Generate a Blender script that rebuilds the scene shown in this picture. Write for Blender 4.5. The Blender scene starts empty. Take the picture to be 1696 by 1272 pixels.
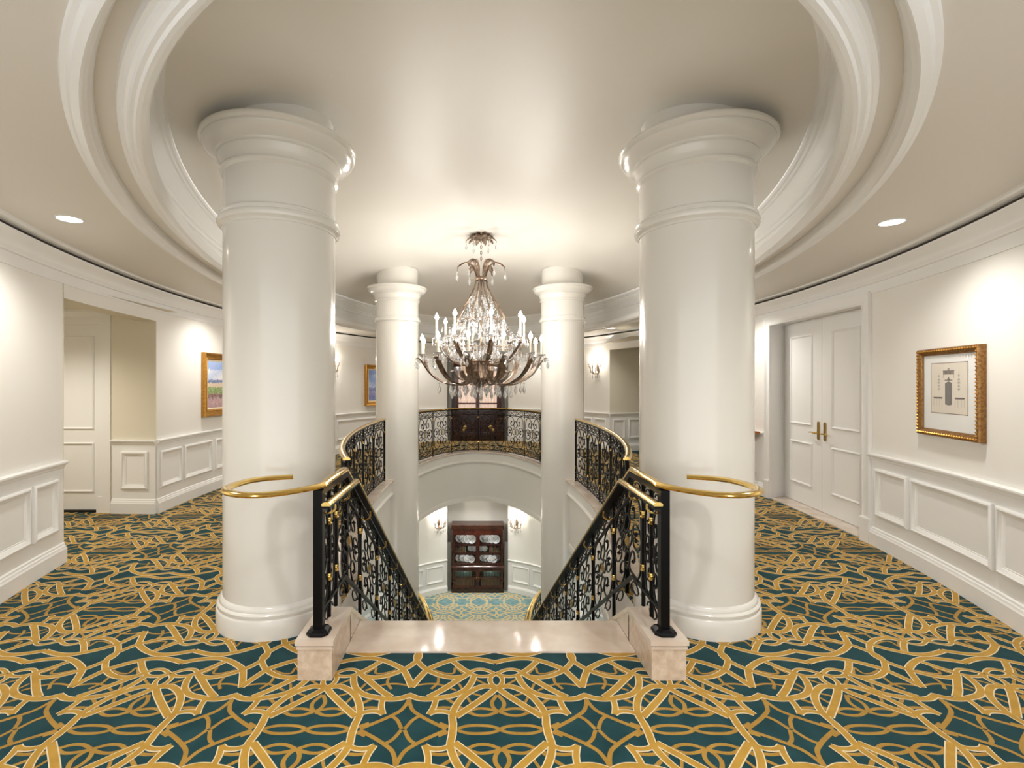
import bpy, math, random
from math import sin, cos, pi, sqrt, atan2, hypot
from mathutils import Vector
from mathutils.geometry import tessellate_polygon
random.seed(7)
COL = bpy.context.scene.collection
YC = 6.8                       # centre of the oval hall
LOW = -4.27                    # lower floor level
HLOW = LOW

# ------------------------------------------------------------ materials
def mat(name, color, rough=0.5, metal=0.0, spec=0.5, noise=None, bump=None, coat=0.0, emit=None, trans=None):
    m = bpy.data.materials.new(name); m.use_nodes = True
    nt = m.node_tree; b = nt.nodes['Principled BSDF']
    b.inputs['Base Color'].default_value = (*color, 1); b.inputs['Roughness'].default_value = rough
    b.inputs['Metallic'].default_value = metal; b.inputs['Specular IOR Level'].default_value = spec
    b.inputs['Coat Weight'].default_value = coat
    if emit: b.inputs['Emission Color'].default_value = (*emit[0], 1); b.inputs['Emission Strength'].default_value = emit[1]
    if trans: b.inputs['Transmission Weight'].default_value = trans
    if noise or bump:
        tc = nt.nodes.new('ShaderNodeTexCoord')
    if noise:
        sc, c2, det = noise
        n = nt.nodes.new('ShaderNodeTexNoise'); n.inputs['Scale'].default_value = sc; n.inputs['Detail'].default_value = det
        r = nt.nodes.new('ShaderNodeValToRGB'); r.color_ramp.elements[0].position = .35; r.color_ramp.elements[1].position = .68
        r.color_ramp.elements[0].color = (*color, 1); r.color_ramp.elements[1].color = (*c2, 1)
        nt.links.new(tc.outputs['Object'], n.inputs['Vector']); nt.links.new(n.outputs['Fac'], r.inputs['Fac'])
        nt.links.new(r.outputs['Color'], b.inputs['Base Color'])
    if bump:
        n2 = nt.nodes.new('ShaderNodeTexNoise'); n2.inputs['Scale'].default_value = bump[0]; n2.inputs['Detail'].default_value = 3
        bp = nt.nodes.new('ShaderNodeBump'); bp.inputs['Strength'].default_value = bump[1]; bp.inputs['Distance'].default_value = .01
        nt.links.new(tc.outputs['Object'], n2.inputs['Vector']); nt.links.new(n2.outputs['Fac'], bp.inputs['Height'])
        nt.links.new(bp.outputs['Normal'], b.inputs['Normal'])
    return m
def sheen(m, w=.5, tint=(1, .93, .80)):
    b = m.node_tree.nodes['Principled BSDF']; b.inputs['Sheen Weight'].default_value = w; b.inputs['Sheen Roughness'].default_value = .35
    b.inputs['Sheen Tint'].default_value = (*tint, 1); return m
def colmat(name, rough=.6):
    m = bpy.data.materials.new(name); m.use_nodes = True; nt = m.node_tree
    a = nt.nodes.new('ShaderNodeAttribute'); a.attribute_name = 'Col'
    nt.links.new(a.outputs['Color'], nt.nodes['Principled BSDF'].inputs['Base Color'])
    nt.nodes['Principled BSDF'].inputs['Roughness'].default_value = rough
    return m
WALL = mat('wall_paint', (.84, .82, .77), .6, bump=(180, .04))
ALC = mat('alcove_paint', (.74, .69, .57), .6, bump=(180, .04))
TRIM = mat('trim_paint', (.87, .865, .85), .32, bump=(60, .02))
COLM = mat('column_lacquer', (.79, .77, .72), .2, coat=.3)
CEIL = mat('ceiling_paint', (.78, .745, .685), .45)
DOME = mat('dome_paint', (.80, .775, .72), .38)
DARKGAP = mat('shadow_gap', (.03, .022, .015), .8)  # dark brown strip stands in for shade in the slot above the cornice
TEAL = sheen(mat('carpet_teal', (.007, .042, .050), .95, spec=.1, noise=(9, (.014, .062, .072), 5), bump=(420, .5)), .12, (.8, .95, .9))
GOLD = sheen(mat('carpet_gold', (.47, .255, .025), .95, spec=.1, noise=(14, (.56, .32, .045), 4), bump=(420, .5)), .3)
GOLD2 = sheen(mat('carpet_gold_under', (.38, .205, .025), .95, spec=.1, noise=(14, (.46, .26, .04), 4), bump=(420, .5)), .3)
CREAM = sheen(mat('carpet_cream', (.85, .72, .48), .95, spec=.1, bump=(420, .5)), .5)
PALE = mat('carpet_pale', (.78, .70, .50), .95, spec=.1)
LTEAL = mat('carpet_light_teal', (.14, .26, .28), .95, spec=.1, noise=(9, (.24, .38, .38), 5))
MARB = mat('pink_marble', (.62, .50, .40), .1, noise=(5, (.76, .67, .58), 10), coat=.3)
MARBR = mat('rough_marble', (.55, .42, .31), .3, noise=(26, (.70, .58, .46), 8))
IRON = mat('black_iron', (.0025, .0025, .003), .36, spec=.16)
BRASS = mat('polished_brass', (.78, .54, .17), .16, metal=1)
BRASSD = mat('aged_brass', (.52, .38, .15), .3, metal=1)
SILVER = mat('antique_silver_leaf', (.15, .10, .07), .36, metal=.7, noise=(22, (.36, .27, .20), 5))
CRYST = mat('crystal', (.93, .94, .96), .02, spec=.8, trans=.78)
CANDLE = mat('candle_sleeve', (.85, .74, .58), .5)
BULB = mat('lit_bulb', (1, .95, .85), .4, emit=((1, .90, .76), 40))
LAMP = mat('downlight_glow', (1, 1, 1), .4, emit=((1, .95, .88), 12))
MAHOG = mat('mahogany', (.035, .007, .004), .2, coat=.25, noise=(6, (.07, .016, .008), 8))
MAHI = mat('mahogany_inside', (.03, .008, .005), .7, spec=.1)
MAHOGD = mat('mahogany_dark', (.018, .004, .003), .14, coat=.5, noise=(6, (.035, .008, .005), 8))
WOODO = mat('honey_wood', (.42, .14, .035), .3, noise=(10, (.30, .09, .02), 6))
GILT = mat('gilt_frame', (.60, .31, .06), .34, metal=.75, noise=(40, (.40, .19, .035), 5))
GILTR = mat('gilt_frame_dark', (.20, .09, .025), .38, metal=.55, noise=(60, (.38, .20, .06), 5))
MATB = mat('mount_board', (.80, .80, .78), .7)
PORC = mat('porcelain', (.90, .90, .88), .15, noise=(45, (.74, .79, .80), 3), coat=.3)
PBAND = mat('plate_blue_band', (.28, .36, .42), .2, noise=(60, (.6, .66, .7), 3))
PINK = mat('pleated_silk_glow', (.90, .72, .62), .6, emit=((1, .78, .66), .35))  # silk has a faint added glow, no lamp behind it
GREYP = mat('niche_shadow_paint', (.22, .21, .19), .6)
BLACK = mat('door_gap_shade', (.01, .01, .01), .5)
VCOL = colmat('painted_canvas')
def glassmat():
    m = bpy.data.materials.new('cabinet_glass'); m.use_nodes = True; nt = m.node_tree
    nt.nodes.remove(nt.nodes['Principled BSDF'])
    t = nt.nodes.new('ShaderNodeBsdfTransparent'); g = nt.nodes.new('ShaderNodeBsdfGlossy'); g.inputs['Roughness'].default_value = .04
    mx = nt.nodes.new('ShaderNodeMixShader'); mx.inputs[0].default_value = .04
    nt.links.new(t.outputs[0], mx.inputs[1]); nt.links.new(g.outputs[0], mx.inputs[2])
    nt.links.new(mx.outputs[0], nt.nodes['Material Output'].inputs['Surface'])
    return m
GLASS = glassmat()

# ------------------------------------------------------------ mesh builder
class M:
    def __init__(s): s.v = []; s.f = []; s.mi = []; s.k = 0; s.col = []
    def add(s, vs, fs, mi=None):
        n = len(s.v); s.v += [tuple(a) for a in vs]
        for f in fs: s.f.append(tuple(n + i for i in f)); s.mi.append(s.k if mi is None else mi)
    def box(s, a, b):
        x0, y0, z0 = a; x1, y1, z1 = b
        s.add([(x0,y0,z0),(x1,y0,z0),(x1,y1,z0),(x0,y1,z0),(x0,y0,z1),(x1,y0,z1),(x1,y1,z1),(x0,y1,z1)],
              [(0,3,2,1),(4,5,6,7),(0,1,5,4),(1,2,6,5),(2,3,7,6),(3,0,4,7)])
    def quad(s, a, b, c, d): s.add([a, b, c, d], [(0, 1, 2, 3)])
    def grid(s, rows, close=False):
        n = len(rows[0]); vs = [p for r in rows for p in r]; fs = []
        for i in range(len(rows) - 1):
            for j in range(n if close else n - 1):
                k = (j + 1) % n
                fs.append((i*n + j, i*n + k, (i+1)*n + k, (i+1)*n + j))
        s.add(vs, fs)
    def lathe(s, prof, c=(0, 0, 0), n=48, cap=True):
        rows = [[(c[0] + r*cos(2*pi*j/n), c[1] + r*sin(2*pi*j/n), c[2] + z) for j in range(n)] for r, z in prof]
        s.grid(rows, True)
        if cap:
            b = len(s.v)
            for r, z, fl in ((prof[0][0], prof[0][1], 1), (prof[-1][0], prof[-1][1], 0)):
                if r > 1e-4:
                    vs = [(c[0] + r*cos(2*pi*j/n), c[1] + r*sin(2*pi*j/n), c[2] + z) for j in range(n)]
                    s.add(vs, [tuple(range(n))[::-1] if fl else tuple(range(n))])
    def tube(s, pts, r, n=6, cap=True):
        """r: number, or list per point"""
        P = [Vector(p) for p in pts]; rows = []; up = Vector((0, 0, 1)); pu = None
        for i, p in enumerate(P):
            d = (P[min(i+1, len(P)-1)] - P[max(i-1, 0)])
            d = d.normalized() if d.length > 1e-9 else Vector((0, 0, 1))
            if pu is None:
                a = d.cross(up)
                if a.length < .1: a = d.cross(Vector((1, 0, 0)))
            else:
                a = pu - d * pu.dot(d)
                if a.length < 1e-6: a = d.cross(up)
            a.normalize(); pu = a; b = d.cross(a)
            rr = r[i] if isinstance(r, (list, tuple)) else r
            rows.append([tuple(p + a*rr*cos(2*pi*j/n + pi/n) + b*rr*sin(2*pi*j/n + pi/n)) for j in range(n)])
        s.grid(rows, True)
        if cap: s.add(rows[0], [tuple(range(n))]); s.add(rows[-1], [tuple(range(n))[::-1]])
    def sweep(s, pts, prof, cap=True):
        """profile of (side, up) swept along pts, side is horizontal, up perpendicular"""
        P = [Vector(p) for p in pts]; rows = []
        for i, p in enumerate(P):
            d1 = (P[i] - P[i-1]).normalized() if i else None
            d2 = (P[i+1] - P[i]).normalized() if i < len(P)-1 else None
            d = ((d1 or d2) + (d2 or d1)).normalized()
            h = Vector((d.y, -d.x, 0)); h.normalize()
            k = 1.0
            if d1 and d2: k = 1 / max(.5, d.dot(d1))
            u = h.cross(d).normalized()
            rows.append([tuple(p + h*a + u*b*k) for a, b in prof])
        s.grid(rows, True)
        if cap: s.add(rows[0], [tuple(range(len(prof)))]); s.add(rows[-1], [tuple(range(len(prof)))[::-1]])
    def build(s, name, mats, parent=None, smooth=None, kind=None, label=None, cat=None, group=None, origin=None):
        me = bpy.data.meshes.new(name)
        v = s.v
        if origin: v = [(a-origin[0], b-origin[1], c-origin[2]) for a, b, c in v]
        me.from_pydata(v, [], s.f)
        for m in (mats if isinstance(mats, (list, tuple)) else [mats]): me.materials.append(m)
        if any(s.mi): me.polygons.foreach_set('material_index', s.mi)
        if s.col:
            ca = me.color_attributes.new('Col', 'FLOAT_COLOR', 'CORNER'); i = 0; flat = []
            for f, c in zip(s.f, s.col): flat += [c[0], c[1], c[2], 1] * len(f)
            ca.data.foreach_set('color', flat)
        if smooth:
            me.polygons.foreach_set('use_smooth', [True]*len(me.polygons)); me.set_sharp_from_angle(angle=math.radians(smooth))
        me.update()
        o = bpy.data.objects.new(name, me); COL.objects.link(o)
        if origin: o.location = origin
        if parent:
            o.parent = parent
            if origin: o.location = Vector(origin) - Vector(wloc(parent))
            else: o.location = -Vector(wloc(parent))
        tag(o, label, cat, group, kind)
        return o
def wloc(o):
    l = Vector(o.location)
    while o.parent: o = o.parent; l += Vector(o.location)
    return l
def tag(o, label=None, cat=None, group=None, kind=None):
    if label: o['label'] = label
    if cat: o['category'] = cat
    if group: o['group'] = group
    if kind: o['kind'] = kind
    return o
def empty(name, loc, label=None, cat=None, group=None, kind=None):
    o = bpy.data.objects.new(name, None); COL.objects.link(o); o.location = loc; o.empty_display_size = .1
    return tag(o, label, cat, group, kind)
def copy_tree(o, parent=None):
    c = o.copy(); COL.objects.link(c)
    if parent: c.parent = parent
    for ch in list(o.children): copy_tree(ch, c)
    return c
def smoothpts(p, n=4, closed=False):
    P = [Vector(a) for a in p]; out = []
    N = len(P)
    for i in range(N if closed else N - 1):
        a = P[(i-1) % N] if closed or i else P[0] + (P[0]-P[1]); b = P[i]; c = P[(i+1) % N]
        d = P[(i+2) % N] if closed or i < N-2 else P[-1] + (P[-1]-P[-2])
        for k in range(n):
            t = k/n
            out.append(.5*((2*b) + (c-a)*t + (2*a-5*b+4*c-d)*t*t + (3*b-a-3*c+d)*t*t*t))
    if not closed: out.append(P[-1])
    return out

def light(kind, loc, energy, color=(1, .93, .82), size=.1, rot=None, **kw):
    l = bpy.data.lights.new('lamp_or_fill', kind); l.energy = energy; l.color = color
    if kind == 'AREA': l.size = size; l.shape = 'DISK'
    else: l.shadow_soft_size = size
    for k, v in kw.items(): setattr(l, k, v)
    o = bpy.data.objects.new('lamp_or_fill', l); COL.objects.link(o); o.location = loc
    if rot: o.rotation_euler = rot
    return o
# ------------------------------------------------------------ plan paths
class Path:
    """a plan line with arc length and an inward normal"""
    def __init__(s, pts, center=(0, YC), flip=None):
        s.p = [Vector((a[0], a[1])) for a in pts]; s.L = [0]
        for i in range(1, len(s.p)): s.L.append(s.L[-1] + (s.p[i]-s.p[i-1]).length)
        s.len = s.L[-1]
        m = s.p[len(s.p)//2]; d = (s.p[min(len(s.p)//2+1, len(s.p)-1)] - s.p[len(s.p)//2-1]).normalized()
        n = Vector((-d.y, d.x)); s.sg = 1 if n.dot(Vector(center) - m) > 0 else -1
        if flip: s.sg *= -1
    def at(s, u, d=0, z=0):
        import bisect
        i = min(max(bisect.bisect_right(s.L, u) - 1, 0), len(s.p)-2)
        t = (u - s.L[i]) / max(1e-9, s.L[i+1]-s.L[i])
        q = s.p[i].lerp(s.p[i+1], t) if 0 <= t <= 1 else s.p[i] + (s.p[i+1]-s.p[i])*t
        # interpolated normal
        def nn(k):
            k = min(max(k, 0), len(s.p)-1)
            a = s.p[max(k-1, 0)]; b = s.p[min(k+1, len(s.p)-1)]; e = (b-a).normalized()
            return Vector((-e.y, e.x))*s.sg
        n = nn(i).lerp(nn(i+1), min(max(t, 0), 1)).normalized()
        return (q.x + n.x*d, q.y + n.y*d, z)
    def ticks(s, a=0, b=None, step=.12):
        b = s.len if b is None else b; n = max(1, int((b-a)/step + .5)); return [a + (b-a)*i/n for i in range(n+1)]
    def find_y(s, y):
        for i in range(len(s.p)-1):
            a, b = s.p[i].y, s.p[i+1].y
            if (a-y)*(b-y) <= 0 and a != b: return s.L[i] + (s.L[i+1]-s.L[i])*(y-a)/(b-a)
        return 0
def ell(A, B, side, Y0, Y1, n=240, yc=YC):
    t0 = math.acos(max(-1, min(1, (yc-Y0)/B))); t1 = math.acos(max(-1, min(1, (yc-Y1)/B)))
    return [(side*A*sin(t0+(t1-t0)*i/n), yc - B*cos(t0+(t1-t0)*i/n)) for i in range(n+1)]
def flat(a, b, n=1): return [(a[0]+(b[0]-a[0])*i/n, a[1]+(b[1]-a[1])*i/n) for i in range(n+1)]

def strip(m, path, a, b, z0, z1, d=0, step=.04):
    m.grid([[path.at(u, d, z0) for u in path.ticks(a, b, step)], [path.at(u, d, z1) for u in path.ticks(a, b, step)]])
def mould(m, path, a, b, prof, step=.04, z=0):
    """profile of (d, z) along the wall, with end caps"""
    rows = [[path.at(u, d, z+h) for d, h in prof] for u in path.ticks(a, b, step)]
    m.grid(rows)
    m.add(rows[0], [tuple(range(len(prof)))]); m.add(rows[-1], [tuple(range(len(prof)))[::-1]])
FR = [(0, 0), (0, .022), (.012, .030), (.022, .030), (.03, .022), (.045, .018), (.055, .008), (.062, .008), (.066, .0)]
def panelframe(m, path, a, b, z0, z1, prof=FR, k=1.0, step=.12):
    """mitred moulding frame on the wall between a..b and z0..z1"""
    loop = []
    us = path.ticks(a, b, step); nu = len(us)-1
    def corner(u, z):  # inward scaling toward centre of rectangle
        return u, z
    W = b - a
    for i, u in enumerate(us): loop.append((u, z0))
    for i, u in enumerate(us[::-1]): loop.append((u, z1))
    rows = []
    for (u, z) in loop:
        r = []
        for w, d in prof:
            w *= k
            uu = a + w + (u - a) * (W - 2*w) / W
            zz = z0 + w if z == z0 else z1 - w
            r.append(path.at(uu, d*k, zz))
        rows.append(r)
    rows.append(rows[0])
    m.grid(rows)
BASE = [(0, 0), (.035, 0), (.035, .125), (.028, .135), (.026, .15), (.018, .158), (.016, .172), (.008, .18), (0, .18)]
RAIL = [(0, .82), (.006, .82), (.006, .845), (.016, .855), (.02, .87), (.04, .885), (.045, .893), (.045, .905), (.012, .912), (0, .912)]
CORN = [(0, 2.5), (.010, 2.5), (.012, 2.595), (.028, 2.60), (.032, 2.615), (.046, 2.63), (.05, 2.645), (.056, 2.66), (.075, 2.685), (.10, 2.705), (.112, 2.715), (.118, 2.722), (.118, 2.735), (0, 2.735)]

def wainscot(parent, path, a, b, panels, z=0, base=True, rail=True, cap0=0, cap1=0):
    if base:
        m = M(); mould(m, path, a, b, BASE, z=z); m.build('baseboard', TRIM, parent, 30)
    if rail:
        m = M(); mould(m, path, a, b, RAIL, z=z)
        m.build('chair_rail', TRIM, parent, 30)
    m = M(); strip(m, path, a, b, z+.17, z+.83, .004); m.build('wainscot_field', TRIM, parent, 30)
    for p in panels:
        m = M(); panelframe(m, path, p[0], p[1], z+.30, z+.765); m.build('wainscot_panel', TRIM, parent, 35)

# ------------------------------------------------------------ room walls
ER = Path(ell(4.05, 7.0, 1, .9, 13.64)); EL = Path(ell(4.05, 7.0, -1, .9, 13.64))
fy = lambda P, y: P.find_y(y)
def wall(side, P, openings, frames, nm):
    root = M()
    s = 0
    cuts = []
    for (y0, y1, head) in openings: cuts.append((fy(P, y0), fy(P, y1), head))
    for a, b, head in cuts:
        strip(root, P, s, a, 0, 2.80); strip(root, P, a, b, head, 2.80); s = b
    strip(root, P, s, P.len, 0, 2.80)
    w = root.build(nm, WALL, None, 35, kind='structure')
    m = M(); mould(m, P, 0, P.len, CORN); m.build('cornice', TRIM, w, 30)
    m = M(); strip(m, P, 0, P.len, 2.733, 2.766, .095, .05); m.build('shadow_gap', DARKGAP, w, 35)
    return w, cuts
WR, cutR = wall(1, ER, [(4.95, 6.73, 2.46), (9.75, 11.33, 2.40)], None, 'wall_right')
WL, cutL = wall(-1, EL, [(4.33, 5.95, 2.375)], None, 'wall_left')
# wainscot, right of hall
s0 = fy(ER, 4.99)
def span(P, y0, y1):
    a, b = fy(P, y0), fy(P, y1); return (min(a, b), max(a, b))
wainscot(WR, ER, 0, fy(ER, 4.85), [span(ER, 4.757, 4.30), span(ER, 4.253, 3.347), span(ER, 3.314, 2.86), span(ER, 2.80, 1.9), span(ER, 1.85, 1.3)])
wainscot(WR, ER, fy(ER, 6.87), fy(ER, 9.75), [span(ER, 7.08, 7.7), span(ER, 7.8, 8.9), span(ER, 9.0, 9.6)])
wainscot(WR, ER, fy(ER, 11.33), ER.len, [span(ER, 11.43, 11.78), span(ER, 11.85, 12.5), (fy(ER, 12.58), fy(ER, 12.95)), (fy(ER, 13.02), fy(ER, 13.45))])
wainscot(WL, EL, 0, fy(EL, 4.33), [span(EL, 4.238, 3.915), span(EL, 3.878, 3.05), span(EL, 3.0, 2.2), span(EL, 2.1, 1.4)])
wainscot(WL, EL, fy(EL, 5.95), EL.len, [span(EL, 6.012, 6.486), span(EL, 6.549, 7.223), span(EL, 7.317, 7.75), span(EL, 7.9, 8.9), span(EL, 9.0, 10.0), span(EL, 10.1, 10.9), span(EL, 11.0, 12.2), (fy(EL, 12.3), fy(EL, 12.75)), (fy(EL, 12.85), fy(EL, 13.45))])

# far niche walls of both floors
def niche(nm, z0, z1, head):
    m = M()
    X = .86; yw = 13.641
    pts = [(-X, yw), (-X, 14.25), (X, 14.25), (X, yw)]
    for a, b in zip(pts[:-1], pts[1:]):
        m.k = 0
        m.quad((*a, z0), (*b, z0), (*b, head), (*a, head))
    m.quad((-X, yw, head), (X, yw, head), (X, 14.25, head), (-X, 14.25, head))
    xe = ell(4.05, 7.0, 1, .9, 13.64)[-1]
    for sgn in (-1, 1):
        m.quad((sgn*X, yw, z0), (sgn*(xe[0]+.02), xe[1]-.01, z0), (sgn*(xe[0]+.02), xe[1]-.01, z1), (sgn*X, yw, z1))
    m.quad((-X, yw, head), (X, yw, head), (X, yw, z1), (-X, yw, z1))
    return m.build(nm, WALL, None, kind='structure')
NF = niche('wall_far', 0, 2.80, 2.45)
m = M(); P = Path(flat((-.875, 13.64), (.875, 13.64), 8)); mould(m, P, 0, P.len, CORN); m.build('cornice', TRIM, NF, 30)
for sgn in (-1, 1):
    m = M(); m.box((min(sgn*.765, sgn*.86), 13.70, 0), (max(sgn*.74, sgn*.86), 13.74, 2.45)); m.build('niche_shade_strip', GREYP, NF)  # dark grey strips paint the shade at the niche sides

# left alcove: a bay with a panelled door facing us
AL = empty('wall_alcove_left', (-4.6, 5.5, 0), kind='structure')
m = M()
m.k = 0
yb = 6.02; XW = -6.4
m.quad((-4.02, 5.95, 0), (-4.60, 5.98, 0), (-4.60, 5.98, 2.55), (-4.02, 5.95, 2.55))     # return wall facing the camera
m.quad((-4.60, 5.98, 0), (-4.60, 6.10, 0), (-4.60, 6.10, 2.55), (-4.60, 5.98, 2.55))
m.quad((-4.60, 6.10, 0), (XW, 6.10, 0), (XW, 6.10, 2.55), (-4.60, 6.10, 2.55))
m.quad((XW, 6.10, 0), (XW, 4.1, 0), (XW, 4.1, 2.55), (XW, 6.10, 2.55))
m.quad((XW, 4.33, 0), (-3.78, 4.33, 0), (-3.78, 4.33, 2.55), (XW, 4.33, 2.55))
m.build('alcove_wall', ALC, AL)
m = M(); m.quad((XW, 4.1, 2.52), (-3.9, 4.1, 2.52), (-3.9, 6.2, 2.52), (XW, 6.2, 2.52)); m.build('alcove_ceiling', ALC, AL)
m = M()   # thickness of the opening head
us = EL.ticks(fy(EL, 4.33), fy(EL, 5.95))
m.grid([[EL.at(u, 0, 2.375) for u in us], [EL.at(u, -.22, 2.375) for u in us], [EL.at(u, -.22, 2.53) for u in us]])
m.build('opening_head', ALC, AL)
RP = Path(flat((-4.02, 5.95), (-4.58, 5.98), 4), center=(-4.3, 4))
wainscot(AL, RP, .0, RP.len, [(.10, .44)])
# door with casing in the left alcove
D1 = empty('door_1', (-5.3, 6.05, 0), kind='structure')
def leaf(parent, P, a, b, ztop, panels, stile=.1, nm='door_leaf', z0=.02, mt=TRIM):
    m = M()
    rows = [[P.at(u, d, z) for d, z in ((-.02, z0), (.02, z0), (.02, ztop), (-.02, ztop))] for u in (a, b)]
    m.grid(rows, True); m.add(rows[0], [(0, 1, 2, 3)]); m.add(rows[1], [(3, 2, 1, 0)])
    o = m.build(nm, mt, parent)
    for (zb, zt) in panels:
        q = M()
        class Off:
            len = P.len
            ticks = P.ticks
            def at(self, u, d=0, z=0): return P.at(u, d+.02, z)
        panelframe(q, Off(), a+stile, b-stile, zb, zt, prof=[(0, 0), (.004, .012), (.014, .018), (.024, .012), (.03, .004), (.03, 0)], step=1)
        q.build('door_panel_moulding', mt, o, 35)
    return o
DP = Path(flat((-4.757, 6.05), (-6.3, 6.05), 6), center=(-5.3, 4))
leaf(D1, DP, 0, .86, 2.34, [(.245, .87), (1.03, 2.20)], .085)
leaf(D1, DP, .865, 1.5, 2.34, [(.245, .87), (1.03, 2.20)], .085)
m = M(); m.box((-4.757, 5.985, 0), (-4.645, 6.08, 2.52)); m.box((-4.775, 5.97, 0), (-4.63, 6.0, .20)); m.box((-4.70, 5.965, 0), (-4.60, 5.99, 2.52))
m.build('door_casing', TRIM, D1)
HP = Path(flat((-4.60, 6.03), (XW, 6.03), 4), center=(-5.3, 4))
m = M(); mould(m, HP, 0, HP.len, [(0, 2.34), (.03, 2.34), (.03, 2.43), (.05, 2.44), (.07, 2.47), (.09, 2.49), (.09, 2.52), (0, 2.52)]); m.build('door_header', TRIM, D1, 30)
m = M(); m.box((-6.3, 6.0, .003), (-4.76, 6.09, .03)); m.build('threshold_or_door_gap', BLACK, D1)  # black strip stands in for the shade in the gap under the door

# right alcove at the far side
AR = empty('wall_alcove_right', (3.8, 10.6, 0), kind='structure')
AP = Path(flat((3.085, 11.33), (4.6, 11.85), 8), center=(3.6, 9))
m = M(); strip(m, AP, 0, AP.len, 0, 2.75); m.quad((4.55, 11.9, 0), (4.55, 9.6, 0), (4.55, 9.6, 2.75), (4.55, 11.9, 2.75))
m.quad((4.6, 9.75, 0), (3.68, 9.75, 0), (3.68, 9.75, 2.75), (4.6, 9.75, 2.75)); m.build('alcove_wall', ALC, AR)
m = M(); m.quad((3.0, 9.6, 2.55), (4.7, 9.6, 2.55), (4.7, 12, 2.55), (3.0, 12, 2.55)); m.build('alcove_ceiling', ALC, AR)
wainscot(AR, AP, 0, AP.len, [(.08, .42), (.52, 1.3)])

# double door on the right
D2 = empty('door_2', (4.2, 5.96, 0), kind='structure')
pa, pb = Vector((4.14, 5.08)), Vector((4.315, 6.85))
Q = Path(flat(pa, pb, 8), center=(0, 6)); L2 = Q.len
PN = [(.27, .84), (1.06, 2.24)]
lf = leaf(D2, Q, .0, L2/2-.002, 2.44, PN, .19)
rf = leaf(D2, Q, L2/2+.002, L2, 2.44, PN, .19)
def lever(parent, u, sgn):
    m = M()
    c = Q.at(u, .025, 1.03)
    rows = []
    for z, w in ((.90, .0), (.905, .016), (.92, .023), (1.11, .023), (1.125, .016), (1.13, 0)):
        rows.append([Q.at(u-w, .021, z), Q.at(u-w, .03, z), Q.at(u+w, .03, z), Q.at(u+w, .021, z)])
    m.grid(rows, True)
    o = m.build('lock_plate', BRASSD, parent, 30)
    q = M()
    q.tube([Q.at(u, .03, .985), Q.at(u, .07, .985)], .010, 10)
    q.tube(smoothpts([Q.at(u, .07, .985), Q.at(u+sgn*.03, .078, .987), Q.at(u+sgn*.075, .075, .99), Q.at(u+sgn*.125, .07, .983)], 4), [.010]*5+[.008]*4+[.007]*4, 8)
    q.build('lever_handle', BRASS, o, 40)
lever(lf, L2/2-.065, -1); lever(rf, L2/2+.065, 1)
def casing(m, path_pts, prof): pass
m = M()
# jamb reveals from wall face to door leaf
w0, w1 = ER.at(fy(ER, 4.95), 0), ER.at(fy(ER, 6.73), 0)
for (w, d) in ((w0, pa), (w1, pb)):
    m.quad((w[0], w[1], 0), (d.x+.02, d.y, 0), (d.x+.02, d.y, 2.46), (w[0], w[1], 2.46))
m.quad((w0[0], w0[1], 2.43), (pa.x+.03, pa.y, 2.43), (pb.x+.03, pb.y, 2.43), (w1[0], w1[1], 2.43))
m.quad((w0[0]+.0, w0[1], 2.43), (w1[0], w1[1], 2.43), (w1[0], w1[1], 2.56), (w0[0], w0[1], 2.56))
m.build('door_reveal', TRIM, D2)
m = M()
EXT = [(0, .0), (0, .028), (.018, .034), (.026, .026), (.05, .024), (.085, .030), (.10, .040), (.118, .044), (.122, 0)]
CP = Path([ (w0[0]+.00, w0[1]), (w1[0]-.0, w1[1]) ], center=(0, 6))
# mitred casing: up, across, down
def cas(path, a, b, ztop, prof):
    cm = M(); rows = []
    for (u, z, su, sz) in ((a, 0, -1, 0), (a, ztop, -1, 1), (b, ztop, 1, 1), (b, 0, 1, 0)):
        rows.append([path.at(u+su*w, d, z+sz*w) for w, d in prof])
    cm.grid(rows); return cm
cas(CP, 0, CP.len, 2.41, EXT).build('door_casing', TRIM, D2, 25)
for u in (-.062, CP.len+.062):
    m = M(); rows = [[CP.at(u+w, d, z) for w, d in ((-.066, 0), (-.066, .05), (.066, .05), (.066, 0))] for z in (0, .24)]
    rows += [[CP.at(u+w, d, .255) for w, d in ((-.06, 0), (-.06, .044), (.06, .044), (.06, 0))]]
    m.grid(rows, True); m.add(rows[-1], [(0, 1, 2, 3)]); m.build('plinth_block', TRIM, D2)
m = M(); m.quad((w0[0]-.01, w0[1], .012), (pa.x+.04, pa.y, .012), (pb.x+.04, pb.y, .012), (w1[0]-.01, w1[1], .012))
m.quad((w0[0]-.01, w0[1], 0), (w0[0]-.01, w0[1], .012), (w1[0]-.01, w1[1], .012), (w1[0]-.01, w1[1], 0)); m.build('threshold_or_door_gap', MARB, D2)

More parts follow.
